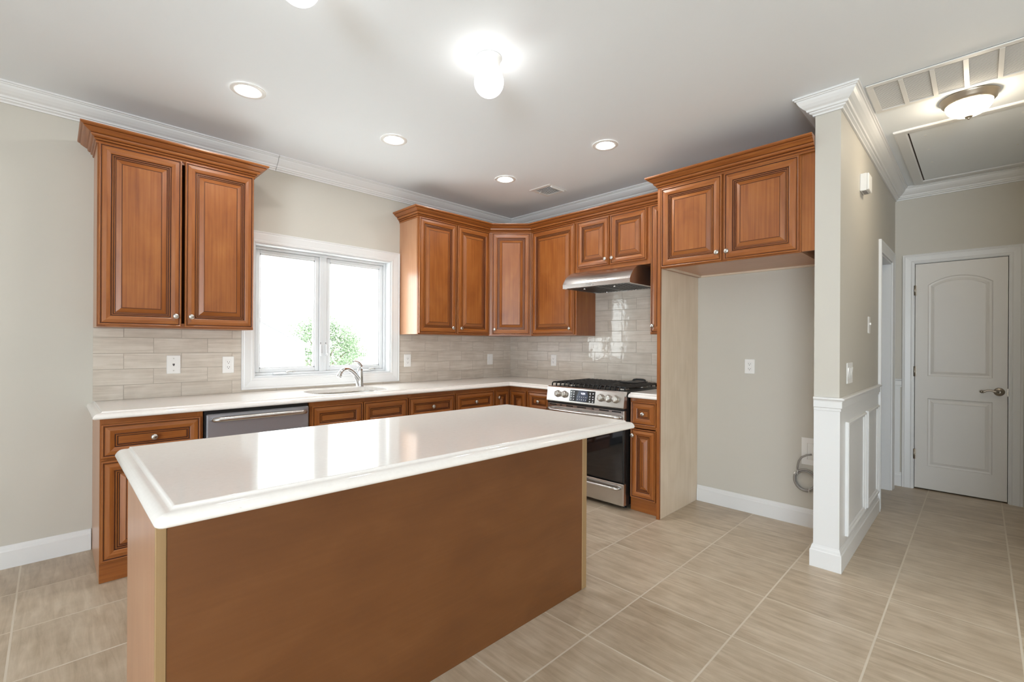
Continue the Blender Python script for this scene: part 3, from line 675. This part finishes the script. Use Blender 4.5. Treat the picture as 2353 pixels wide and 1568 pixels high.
# ------------------------------------------------------------------ dishwasher
t = thing('dishwasher', 'stainless dishwasher with bar handle under the counter', 'dishwasher', (-3.168, 0, 0))
w = .612
b = MB(); b.box(.002, w-.002, -.60, -.02, .10, .870, 'black_metal'); b.box(.03, w-.03, -.56, -.05, .001, .10, 'black_metal'); b.build('tub', t)
b = MB('x'); b.box(.010, w-.004, -.632, -.601, .112, .852, 'stainless_dark', (1, 0, 0), b=.006); d = b.build('door', t)
b = MB('x'); b.tube([(.036, -.635, .818), (.044, -.668, .820), (.07, -.674, .821), (w/2, -.680, .822), (w-.07, -.674, .821), (w-.042, -.668, .820), (w-.034, -.635, .818)], [.011, .014, .0155, .0165, .0155, .014, .011], 'stainless', 14); b.build('handle', d)
b = MB('x'); b.box(.012, w-.012, -.606, -.6005, .853, .868, 'black_metal'); b.build('control_strip', t)

# ------------------------------------------------------------------ gas range (local x -> -Y, front faces -X)
RW = .779
t = thing('gas_range', 'stainless slide-in gas range with black grates and oven door', 'range', (0, -1.1705, 0), R90)
b = MB(); b.box(.002, RW-.002, -.648, -.025, .035, .905, 'black_metal'); b.build('body', t)
for lx, ly in ((.05, -.60), (RW-.05, -.60), (.05, -.08), (RW-.05, -.08)):
    b = MB(); b.lathe((lx, ly, .001), (0, 0, 1), [(.018, 0), (.018, .01), (.010, .012), (.010, .034)], 'black_metal', 10); b.build('foot', t)
b = MB(); b.box(-.001, RW+.001, -.650, -.020, .9055, .917, 'black_metal', b=.003); b.build('cooktop', t)
# control panel: gently raked stainless fascia
b = MB('x')
pf = [(-.648, .918), (-.672, .920), (-.682, .912), (-.700, .796), (-.694, .790), (-.649, .790)]
b.loops([[(0.0, p[0], p[1]) for p in pf], [(RW, p[0], p[1]) for p in pf]], 'stainless', [(1, 0, 0)]*6, cap0='stainless', cap1='stainless')
cp = b.build('control_panel', t)
def cpf(z, off=0.): return -.682-(.912-z)/.116*.018-off
b = MB(); x0, x1 = .252, .508
q = [(x0, cpf(.808, .002), .808), (x1, cpf(.808, .002), .808), (x1, cpf(.902, .002), .902), (x0, cpf(.902, .002), .902)]
q2 = [(x0, cpf(.808, -.003), .808), (x1, cpf(.808, -.003), .808), (x1, cpf(.902, -.003), .902), (x0, cpf(.902, -.003), .902)]
b.loops([q2, q], 'panel_glass', cap1='panel_glass')
q = [(.325, .812), (.425, .812), (.445, .850), (.430, .898), (.345, .898), (.325, .850)]; b.face(b.add([(a, cpf(c, .0023), c) for a, c in q]), 'lcd_blue')
def glyph(bm, x, z, s, mat):
    y = cpf(z, .0026); a = bm.add([(x, y, z), (x+s[0], y, z), (x+s[0], cpf(z+s[1], .0026), z+s[1]), (x, cpf(z+s[1], .0026), z+s[1])]); bm.face(a, mat)
SEG = {'0': 'abcdef', '4': 'bcfg', '3': 'abcdg', '9': 'abcdfg', '1': 'bc', '2': 'abged', '5': 'afgcd', '6': 'afgedc', '7': 'abc', '8': 'abcdefg'}
def digit(bm, ch, x, z, wd, ht, st, mat):
    R_ = {'a': (0, ht-st, wd, st), 'g': (0, ht/2-st/2, wd, st), 'd': (0, 0, wd, st), 'f': (0, ht/2, st, ht/2), 'b': (wd-st, ht/2, st, ht/2), 'e': (0, 0, st, ht/2), 'c': (wd-st, 0, st, ht/2)}
    for k in SEG[ch]: r = R_[k]; glyph(bm, x+r[0], z+r[1], (r[2], r[3]), mat)
for k, ch in enumerate('12345'): digit(b, ch, .335+k*.021, .844, .004, .008, .001, 'glyph_glow')
for k, ch in enumerate('67890'): digit(b, ch, .335+k*.021, .822, .004, .008, .001, 'glyph_glow')
for gx in (.264, .290):
    for gz in (.886, .866, .846, .824): glyph(b, gx, gz, (.012, .003), 'glyph_glow'); glyph(b, gx, gz-.005, (.009, .002), 'glyph_glow')
for gx in (.455, .485):
    for gz in (.884, .858, .838, .818): glyph(b, gx, gz, (.012, .003), 'glyph_glow'); glyph(b, gx, gz-.005, (.009, .002), 'glyph_glow')
glyph(b, .457, .872, (.010, .003), 'red_glow')
b.build('display', t)
b = MB()
for k, ch in enumerate('434'): digit(b, ch, .370+k*.013+(.004 if k else 0), .868, .009, .017, .0022, 'display_glow')
for zz in (.873, .880): glyph(b, .382, zz, (.002, .002), 'display_glow')
b.build('clock_digits', t)
for kx in (.122, .196, .567, .637, .705):
    b = MB(); z = .858; y = cpf(z)
    nrm = Vector((0, -.988, .153)) * 1.
    b.lathe((kx, y+.001, z), nrm, [(.031, 0), (.031, .004), (.026, .007), (.0245, .022), (.022, .027), (.015, .028)], 'nickel', 24)
    b.box(kx-.006, kx+.006, y-.042, y-.024, z-.019, z+.026, 'nickel', b=.004); b.build('burner_knob', t)
# vent slot strip, oven door, drawer
b = MB('x'); b.box(.004, RW-.004, -.690, -.6495, .775, .789, 'black_metal'); b.build('vent_gap', t)
b = MB('x'); b.box(.002, RW-.002, -.690, -.6495, .6405, .7745, 'stainless', (1, 0, 0), b=.004)
b.box(.002, RW-.002, -.686, -.6495, .212, .640, 'black_metal', b=.003); dr = b.build('oven_door', t)
b = MB(); b.box(.012, RW-.012, -.690, -.6865, .222, .636, 'black_glass', b=.001); b.build('oven_window', dr)
for s0, s1 in ((.03, .105), (.145, .165), (.215, .285), (.33, .42), (.48, .50), (.55, .64), (.67, .752)):
    b = MB(); b.box(s0, s1, -.6912, -.6895, .757, .766, 'vent_black'); b.build('vent_slot', dr)
b = MB('x'); b.tube([(.030, -.692, .722), (.036, -.722, .722), (.08, -.734, .722), (RW/2, -.742, .722), (RW-.08, -.734, .722), (RW-.036, -.722, .722), (RW-.030, -.692, .722)], [.012, .014, .0155, .017, .0155, .014, .012], 'stainless', 16); b.build('handle', dr)
b = MB('x'); b.box(.002, RW-.002, -.690, -.6495, .036, .205, 'stainless', (1, 0, 0), b=.004); dw = b.build('warming_drawer', t)
b = MB('x'); b.tube([(.040, -.692, .168), (.046, -.714, .168), (.09, -.722, .168), (RW/2, -.727, .168), (RW-.09, -.722, .168), (RW-.046, -.714, .168), (RW-.040, -.692, .168)], [.010, .012, .013, .014, .013, .012, .010], 'stainless', 16); b.build('handle', dw)
# grates: three cast-iron frames with finger bars curving down at the front
for k in range(3):
    g0, g1 = .012+k*.253, .012+k*.253+.246
    b = MB(); zt = .950; rr_ = .0065
    for i in range(6):
        x = g0+.008+(g1-g0-.016)*i/5
        b.tube([(x, -.645, .921), (x, -.646, .938), (x, -.636, .948), (x, -.615, zt), (x, -.36, zt), (x, -.09, zt), (x, -.066, .946), (x, -.060, .921)], rr_, 'cast_iron', 7)
    for y in (-.615, -.475, -.35, -.23, -.095): b.tube([(g0+.006, y, zt-.002), (g1-.006, y, zt-.002)], .0062, 'cast_iron', 7)
    b.build('grate', t)
for cx, cy in ((.135, -.49), (.135, -.19), (.39, -.34), (.645, -.49), (.645, -.19)):
    b = MB(); b.lathe((cx, cy, .9175), (0, 0, 1), [(.052, 0), (.050, .006), (.042, .009), (.042, .018), (.038, .022), (.01, .023)], ['nickel', 'nickel', 'cast_iron', 'cast_iron', 'cast_iron'], 20); b.build('burner', t)
b = MB(); b.tube([(.500, -.115, .952), (.515, -.10, .972), (.535, -.09, .975), (.60, -.09, .975), (.62, -.10, .972), (.638, -.115, .952)], .009, 'cast_iron', 8)
b.box(.490, .655, -.30, -.105, .9575, .964, 'cast_iron', b=.002); b.build('griddle', t)

# ------------------------------------------------------------------ range hood
t = thing('range_hood', 'curved stainless range hood under the short wall cabinet', 'range hood', (0, -1.2005, 0), R90)
HW = .690
cv = bez([(0, -.335, 1.9555), (0, -.41, 1.945), (0, -.478, 1.905), (0, -.520, 1.824)], 12)
pf = [(-.0085, 1.9555)]+[(p.y, p.z) for p in cv]+[(-.520, 1.789), (-.500, 1.789), (-.500, 1.797), (-.0085, 1.797)]
b = MB('x')
ids = b.loops([[(0.0, p[0], p[1]) for p in pf], [(HW, p[0], p[1]) for p in pf]], 'stainless', [(1, 0, 0)]*len(pf))
b.poly([(p[0], p[1]) for p in pf], [], lambda a, c: (0., a, c), 'stainless'); b.poly([(p[0], p[1]) for p in pf], [], lambda a, c: (HW, a, c), 'stainless', flip=True)
b.build('canopy', t)
b = MB()
for k in range(2):
    f0, f1 = .035+k*.31, .035+k*.31+.30
    b.box(f0, f1, -.485, -.035, 1.789, 1.7965, 'grey_filter')
    for i in range(9): b.box(f0+.018+i*.031, f0+.028+i*.031, -.475, -.045, 1.7875, 1.7892, 'vent_black')
    for yy in (-.44, -.09): b.lathe((f0+.15, yy, 1.7892), (0, 0, -1), [(.012, 0), (.008, .008), (.010, .014)], 'chrome', 10)
b.box(.0, HW, -.034, -.0085, 1.786, 1.7968, 'stainless'); b.box(0, .03, -.499, -.035, 1.787, 1.7968, 'stainless'); b.box(HW-.03, HW, -.499, -.035, 1.787, 1.7968, 'stainless')
b.build('baffle_filter', t)
b = MB()
for i in range(7): b.lathe((.258+i*.013, -.5205, 1.803), (0, -1, 0), [(.0045, 0), (.0045, .002), (.003, .003)], 'chrome', 8)
for i in range(5): b.lathe((.262+i*.014, -.5205, 1.815), (0, -1, 0), [(.0022, 0), (.0022, .001)], 'slot_dark', 6)
b.build('button_row', t)

# ------------------------------------------------------------------ island
t = thing('kitchen_island', 'long island cabinet with plain brown back panel facing the camera', 'island', (-3.628, -2.414, 0))
IW, ID = 1.822, .60       # local x right, local y toward the window wall
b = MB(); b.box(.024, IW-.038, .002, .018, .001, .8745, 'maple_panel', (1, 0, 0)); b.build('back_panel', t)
for n, (x0, x1) in enumerate(((0, .022), (IW-.022, IW))):
    b = MB(); b.box(x0, x1, .012, ID, .001, .8745, 'maple_side'); b.build('side_panel', t)
b = MB(); b.box(-.0005, .0235, .0, .0115, .001, .8745, 'edge_band', b=.002); b.build('corner_strip', t)
b = MB(); b.box(IW-.037, IW+.0005, .0, .0115, .001, .8745, 'edge_band', b=.002); b.build('corner_strip', t)
b = MB(); b.box(.0225, IW-.0225, .0185, ID-.02, .105, .8745, 'maple'); b.box(.0225, IW-.0225, .0185, ID-.08, .001, .104, 'maple'); b.build('body', t)
n = 4; ww = (IW-.008)/n
for k in range(n):
    x0 = .006+k*ww; b = MB(); panel(b, 0, ww-.006, .117, .650, -.0005); d = b.build('door', t); d.location = (x0+ww-.006, ID, 0); d.rotation_euler = (0, 0, PI); knob(.04 if k % 2 else ww-.046, -.02, .60, d)
    b = MB('x'); panel(b, 0, ww-.006, .667, .845, -.0005, True); d = b.build('drawer', t); d.location = (x0+ww-.006, ID, 0); d.rotation_euler = (0, 0, PI); knob((ww-.006)/2, -.012, .756, d)
OGI = [(d, z) for d, z in OG[:-1]]+[(.06, .8752)]
sh = lambda x, y, z: (x, y-.031*(x+3.63), z)
b = MB('x')
poly = rr(-3.659, -1.790, -2.640, -1.735, (.022, .022, .022, .022), 4)
L = [[(p[0], p[1], z) for p in (rr(-3.659+d, -1.790-d, -2.640+d, -1.735-d, (max(.022-d, .001),)*4, 4))] for d, z in OGI]
b.loops(L[::-1], 'quartz', smooth=True); b.face(b.add(L[0]), 'quartz'); b.face(b.add(L[-1])[::-1], 'quartz')
tag(b.build('island_countertop', xf=sh), 'large white quartz slab with ogee edge on the island', 'countertop')

# ------------------------------------------------------------------ wall plates
def plate(name, label, cat, loc, rz, w=.074, h=.120, kind='outlet', group=None):
    """local: centred at origin, faces -y"""
    t = thing(name, label, cat, loc, rz, group)
    b = MB(); b.box(-w/2, w/2, -.006, -.0006, -h/2, h/2, 'plate_white', b=.0025); b.build('plate', t)
    if kind == 'outlet':
        b = MB(); b.box(-.0175, .0175, -.0085, -.0061, -.034, .034, 'plate_white', b=.001)
        for s in (-1, 1):
            z = s*.0185
            b.box(-.008, -.0055, -.0089, -.0085, z-.002, z+.007, 'slot_dark'); b.box(.0055, .008, -.0089, -.0085, z-.002, z+.006, 'slot_dark'); b.lathe((0, -.0085, z-.008), (0, -1, 0), [(.003, 0), (.003, .0005)], 'slot_dark', 8)
        b.build('receptacle', t)
    elif kind == 'phone':
        b = MB(); b.box(-.006, .006, -.0066, -.0061, -.005, .006, 'slot_dark'); b.box(-.003, .003, -.0067, -.0061, -.010, -.005, 'slot_dark'); b.build('phone_jack', t)
        for s in (-1, 1): b = MB(); b.lathe((0, -.006, s*.041), (0, -1, 0), [(.004, 0), (.003, .001)], 'nickel', 10); b.build('screw', t)
    elif kind == 'switch':
        n = max(1, round((w-.02)/.046))
        for k in range(n):
            x = (k-(n-1)/2)*.046; b = MB(); i = b.add([(x-.016, -.0063, -.033), (x+.016, -.0063, -.033), (x+.016, -.0063, .033), (x-.016, -.0063, .033), (x-.016, -.012, .033), (x+.016, -.012, .033)])
            b.face((i[0], i[1], i[5], i[4]), 'plate_white'); b.face((i[4], i[5], i[2], i[3]), 'plate_white'); b.face((i[0], i[4], i[3]), 'plate_white'); b.face((i[1], i[2], i[5]), 'plate_white'); b.build('rocker', t)
    return t
plate('phone_jack_plate', 'white phone jack plate on the left end of the backsplash', 'wall plate', (-3.2265, -TT, 1.1325), 0, .078, .124, 'phone')
plate('wall_outlet', 'white outlet just left of the window casing', 'outlet', (-2.9005, -TT, 1.123), 0)
plate('wall_outlet', 'white outlet just right of the window casing', 'outlet', (-1.395, -TT, 1.123), 0)
plate('wall_switch', 'white rocker switch near the tiled corner', 'switch', (-.331, -TT, 1.116), 0, .080, .118, 'switch')
plate('wall_outlet', 'white outlet on the backsplash left of the range', 'outlet', (-TT, -.668, 1.116), R90)
plate('wall_outlet', 'white outlet in the empty fridge alcove', 'outlet', (0, -2.626, 1.123), R90, .072, .112)
plate('wall_switch', 'wide white multi-rocker switch above the hall chair rail', 'switch', (-.385, YS1, 1.12), 0, .165, .125, 'switch')
# icemaker box and hose
t = thing('icemaker_box', 'white recessed water box low in the fridge alcove', 'water box', (0, -3.065, .535), R90)
b = MB()
fo, fi = (.088, .095), (.053, .058)
L = [[(-x, y, -z), (x, y, -z), (x, y, z), (-x, y, z)] for x, z, y in ((fo[0], fo[1], -.0006), (fo[0], fo[1], -.005), (fi[0], fi[1], -.005), (fi[0]-.002, fi[1]-.002, -.001))]
b.loops(L, 'plate_white', cap1='plate_white'); b.build('box', t)
b = MB(); b.lathe((.02, -.002, -.015), (0, -1, 0), [(.010, 0), (.010, .012), (.006, .014), (.006, .022)], 'chrome', 12); b.build('valve', t)
pts = [(-.024, -3.045, .520), (-.030, -3.015, .512), (-.030, -2.985, .492), (-.026, -2.965, .46), (-.022, -2.955, .41)]
b = MB(); cyc, czc, n = -3.005, .330, 3
for k in range(24*n+1):
    a = PI*.80-2*PI*k/24; r = .058+.0075*(k/(24*n))*2; pts.append((-.012-.006*(1+math.sin(k/6.)), cyc-r*math.cos(a), czc+r*1.10*math.sin(a)))
b.tube(pts[:3]+pts[3:], .0062, 'braided_steel', 8); h_ = tag(b.build('water_hose'), 'coiled braided steel water hose hanging below the water box', 'hose')
b = MB(); e = pts[-1]; b.lathe(e, (-.2, .5, -1), [(.007, 0), (.010, .004), (.010, .018), (.006, .02)], 'plate_white', 10); b.build('end_fitting', h_)
for a in (2.4, -1.2):
    b = MB(); p = Vector((-.016, cyc-.066*math.cos(a), czc+.071*math.sin(a))); b.tube([p+Vector((-.013, 0, .0)), p+Vector((-.013, -.002, .016)), p+Vector((.012, 0, .016)), p+Vector((.012, 0, -.016)), p+Vector((-.013, 0, -.016)), p+Vector((-.013, 0, 0))], .002, 'plate_white', 5); b.build('zip_tie', h_)

# doorbell chime and thermostat on the hall wall
t = thing('door_chime', 'white door chime box high on the hall wall', 'door chime', (-.060, YS1, 2.30), 0)
b = MB(); b.box(0, .12, -.036, -.0006, 0, .112, 'plate_white', b=.002); b.build('base', t)
b = MB(); b.box(.001, .119, -.048, -.0365, .002, .110, 'plate_white', b=.003); b.build('cover', t)
b = MB(); 
for k in range(4): b.box(.02+k*.024, .03+k*.024, -.032, -.010, -.0012, -.0002, 'slot_dark')
b.build('sound_slots', t)
t = plate('wall_switch', 'small white toggle switch on the hall wall beside the side doorway', 'switch', (.30, YS1, 1.433), 0, .075, .118, 'none')
b = MB(); b.box(-.005, .005, -.016, -.0061, .0, .016, 'plate_white', b=.002); b.build('toggle', t)

# ------------------------------------------------------------------ ceiling fixtures
def can(x, y, label):
    t = thing('recessed_light', label, 'ceiling light', (x, y, H), 0, 'recessed can lights over the counters')
    b = MB(); b.lathe((0, 0, 0), (0, 0, -1), [(.092, .0006), (.092, .003), (.088, .0055), (.066, .006), (.061, .003)], 'plate_white', 40, cap=False); b.build('trim_ring', t)
    b = MB(); b.lathe((0, 0, 0), (0, 0, -1), [(.0610, .001), (.055, .0035), (.02, .0042)], 'lamp_lens', 32); b.build('lens', t)
can(-3.026, -.926, 'recessed light nearest the left wall cabinet')
can(-2.107, -.954, 'recessed light in front of the kitchen window')
can(-1.013, -.952, 'recessed light nearest the ceiling corner, beside the air register')
can(-.987, -1.965, 'recessed light in front of the range wall')
def globe(x, y, label):
    t = thing('globe_light', label, 'ceiling light', (x, y, H), 0)
    b = MB(); b.lathe((0, 0, 0), (0, 0, -1), [(.064, .0006), (.064, .006), (.056, .018), (.052, .048), (.046, .053)], 'plate_white', 36); b.build('canopy', t)
    b = MB(); R_ = .0745; cz = .122
    b.lathe((0, 0, -cz), (0, 0, -1), [(max(.002, R_*math.sin(a)), -R_*math.cos(a)*1.0) for a in [.55+(PI-.55)*k/16 for k in range(17)]], 'globe_glass', 36); b.build('globe', t)
    b = MB(); b.lathe((.047, -.02, -.040), (.9, -.4, 0), [(.004, 0), (.004, .012), (.006, .013), (.006, .017)], 'plate_white', 8); b.build('set_screw', t)
globe(-2.258, -2.128, 'white globe ceiling light above the island, fully visible')
globe(-3.178, -2.109, 'white globe ceiling light cut off by the top edge of the picture')
t = thing('dome_light', 'flush dome ceiling light with brushed nickel rim in the hall', 'ceiling light', (-.068, -3.822, H), 0)
b = MB(); b.lathe((0, 0, 0), (0, 0, -1), [(.126, .0006), (.127, .006), (.121, .012), (.117, .030), (.108, .040), (.102, .044)], 'bronze_nickel', 48); b.build('rim', t)
b = MB(); b.lathe((0, 0, 0), (0, 0, -1), [(.1015*math.cos(a), .0445+.068*math.sin(a)) for a in [PI/2*k/12 for k in range(12)]]+[(.004, .1125)], 'dome_glass', 48); b.build('shade', t)
b = MB(); b.lathe((0, 0, 0), (0, 0, -1), [(.019, .113), (.018, .117), (.008, .120), (.006, .123), (.007, .128), (.003, .131)], 'bronze_nickel', 20); b.build('finial', t)
# air register
t = thing('air_register', 'small white ceiling air register with black slots near the corner', 'air vent', (-.532, -1.032, H), 0)
b = MB(); fo, fi = .125, .088
L = [[(-x, -x, z), (x, -x, z), (x, x, z), (-x, x, z)] for x, z in ((fo, -.0006), (fo, -.004), (fo-.006, -.007), (fi, -.006), (fi, -.0006))]
b.loops(L[::-1], 'plate_white'); b.build('frame', t)
b = MB(); b.box(-fi, fi, -fi, fi, -.0012, -.0006, 'vent_black'); b.build('duct_opening', t)
b = MB()
for k in range(9):
    x = -fi+.016+k*(2*fi-.03)/8; b.box(x-.0011, x+.0011, -fi, fi*.55, -.0045, -.0014, 'plate_white')
for k in range(3): y = fi*.62+k*.014; b.box(-fi, fi, y, y+.003, -.0045, -.0014, 'plate_white')
b.build('louver', t)
b = MB(); b.box(-.092, .092, -.118, -.100, -.020, -.0065, 'plate_white', b=.004); b.build('deflector_bar', t)
b = MB(); b.tube([(-.03, .06, -.006), (-.045, .075, -.022)], .003, 'plate_white', 6); b.build('damper_lever', t)
# return grille in the hall ceiling
t = thing('return_grille', 'long white five-panel return air grille in the hall ceiling', 'air vent', (-.412, -3.42, H), 0)
gx, gl = .207, .80
b = MB(); b.box(-gx, gx, -gl, 0, -.0016, -.0006, 'grille_back'); b.build('backing', t)
b = MB(); np_ = 6; pw = .126
b.box(-gx, -gx+.035, -gl, 0, -.008, -.0017, 'plate_white', b=.002); b.box(gx-.035, gx, -gl, 0, -.008, -.0017, 'plate_white', b=.002)
b.box(-gx+.035, gx-.035, -.03, 0, -.008, -.0017, 'plate_white')
for k in range(1, np_+1): b.box(-gx+.035, gx-.035, -.02-k*pw-.010, -.02-k*pw+.010, -.009, -.0017, 'plate_white')
b.build('frame', t)
for k in range(np_):
    b = MB()
    for i in range(26):
        x = -gx+.040+i*(2*gx-.080)/25
        q = b.add([(x-.0030, -.02-k*pw-.011, -.0030), (x-.0030, -.02-(k+1)*pw+.011, -.0030), (x+.0030, -.02-(k+1)*pw+.011, -.0045), (x+.0030, -.02-k*pw-.011, -.0045)])
        b.face(q, 'plate_white')
    b.build('louver_bank', t)
# attic hatch
t = thing('attic_hatch', 'white attic hatch with flat trim in the hall ceiling', 'hatch', (.20, -3.455, H), 0)
hx, hy = 1.40, .74
b = MB(); pr = [(0, .0006), (0, .010), (.006, .014), (.060, .012), (.066, .008), (.068, .0006)]
L = [[(d, -hy+d, -z), (hx-d, -hy+d, -z), (hx-d, -d, -z), (d, -d, -z)] for d, z in pr]; b.loops(L[::-1], 'trim_white'); b.build('trim_frame', t)
b = MB(); b.box(.068, hx-.068, -hy+.068, -.068, -.0016, -.0006, 'dark_gap'); b.build('shadow_gap', t)
b = MB(); b.box(.075, hx-.075, -hy+.075, -.075, -.0045, -.0018, 'ceiling_paint', b=.001); b.build('hatch_panel', t)
for sx in (.20, .52, .84): 
    for sy in (-.15, -.60):
        b = MB(); b.lathe((sx, sy, -.0046), (0, 0, -1), [(.008, 0), (.005, .0015)], 'plate_white', 10); b.build('screw_cap', t)

# ------------------------------------------------------------------ outdoors
b = MB(); b.box(-30, 40, .9, 60, -1.2, -1.0, 'bounce_ground'); o = b.build('ground'); struct(o)
t = thing('neighbor_house', 'white gabled neighbouring house seen through the left window pane', 'house', (0, 0, 0))
b = MB(); y0, y1 = 9.0, 17.0; xw, xe, zr = -7.4, 1.05, 1.22; xm = (xw+xe)/2; zp = zr+(xe-xm)*.545
pf = [(xw, -1.0), (xe, -1.0), (xe, zr), (xm, zp), (xw, zr)]
b.loops([[(p[0], y0, p[1]) for p in pf], [(p[0], y1, p[1]) for p in pf]][::-1], 'siding', cap0='siding', cap1='siding'); b.build('walls', t)
b = MB()
for s in (-1, 1):
    e = xw if s < 0 else xe; q = [(xm, zp+.02), (e+s*.10, zr-.035), (e+s*.10, zr+.02), (xm, zp+.09)]
    b.loops([[(p[0], y0-.12, p[1]) for p in q], [(p[0], y1+.1, p[1]) for p in q]], 'roof_shingle', cap0='roof_shingle', cap1='roof_shingle')
b.build('roof', t)
def tree(label, x, y, z0, parts, trunk_r, n):
    t = thing('leafy_tree', label, 'tree', (x, y, z0), 0)
    b = MB(); top = max(p[2] for p in parts); b.tube([(0, 0, 0), (.05, 0, top*.4), (0, .05, top*.9)], [trunk_r, trunk_r*.8, trunk_r*.3], 'bark', 8)
    for p in parts: b.tube([(0, 0, top*.35), (p[0]*.5, p[1]*.5, p[2]*.75), (p[0], p[1], p[2])], [trunk_r*.4, trunk_r*.25, .02], 'bark', 6)
    b.build('trunk', t)
    b = MB(); rnd = random.Random(hash(label) % 1000 if False else int(x*100)+n)
    for k in range(n):
        p = parts[rnd.randrange(len(parts))]; d = Vector((rnd.gauss(0, 1), rnd.gauss(0, 1), rnd.gauss(0, 1))).normalized()*(rnd.random()**.45)*p[3]
        c = Vector(p[:3])+Vector((d.x, d.y, d.z*.85)); u = Vector((rnd.gauss(0, 1), rnd.gauss(0, 1), rnd.gauss(0, 1))).normalized(); v = u.orthogonal().normalized(); s = rnd.uniform(.03, .075)
        i = b.add([c-u*s, c+v*s*.5, c+u*s, c-v*s*.5]); b.face(i, 'leaf', (1, 0, 0))
    b.build('foliage', t)
tree('bushy green tree straddling the window mullion outside', 4.4, 16, -1.0, [(-.9, 0, 1.8, 1.0), (-.6, .2, 2.8, .8), (.3, 0, 2.2, 1.2), (.2, .3, 3.1, .7), (1.2, 0, 2.0, 1.0), (1.0, 0, 2.7, .75), (-.2, 0, 1.2, 1.2)], .14, 11000)
tree('paler green tree at the right of the window view', 6.4, 17.5, -1.0, [(-.3, 0, 1.3, .8), (.3, .2, 1.9, .7), (-.1, 0, 2.3, .5)], .10, 4000)
tree('thin bare-topped tree beyond the neighbouring roof', 2.6, 20, -1.0, [(-.6, 0, 3.2, .55), (.2, 0, 3.0, .5), (.6, 0, 2.6, .5), (0, 0, 2.2, .6)], .10, 1500)

# repeats of one kind carry one group phrase
GROUPS = {'wall_cabinet': 'maple wall cabinets', 'base_cabinet': 'maple base cabinets', 'corner_cabinet': 'maple corner cabinets', 'wall_outlet': 'white wall outlets', 'wall_switch': 'white wall switches', 'globe_light': 'globe ceiling lights', 'leafy_tree': 'trees outside the window', 'tile_backsplash': 'tile backsplashes', 'countertop': 'white quartz counters along the walls'}
for o in list(SC.objects):
    k = o.name.split('.')[0]
    if o.parent is None and k in GROUPS: o['group'] = GROUPS[k]
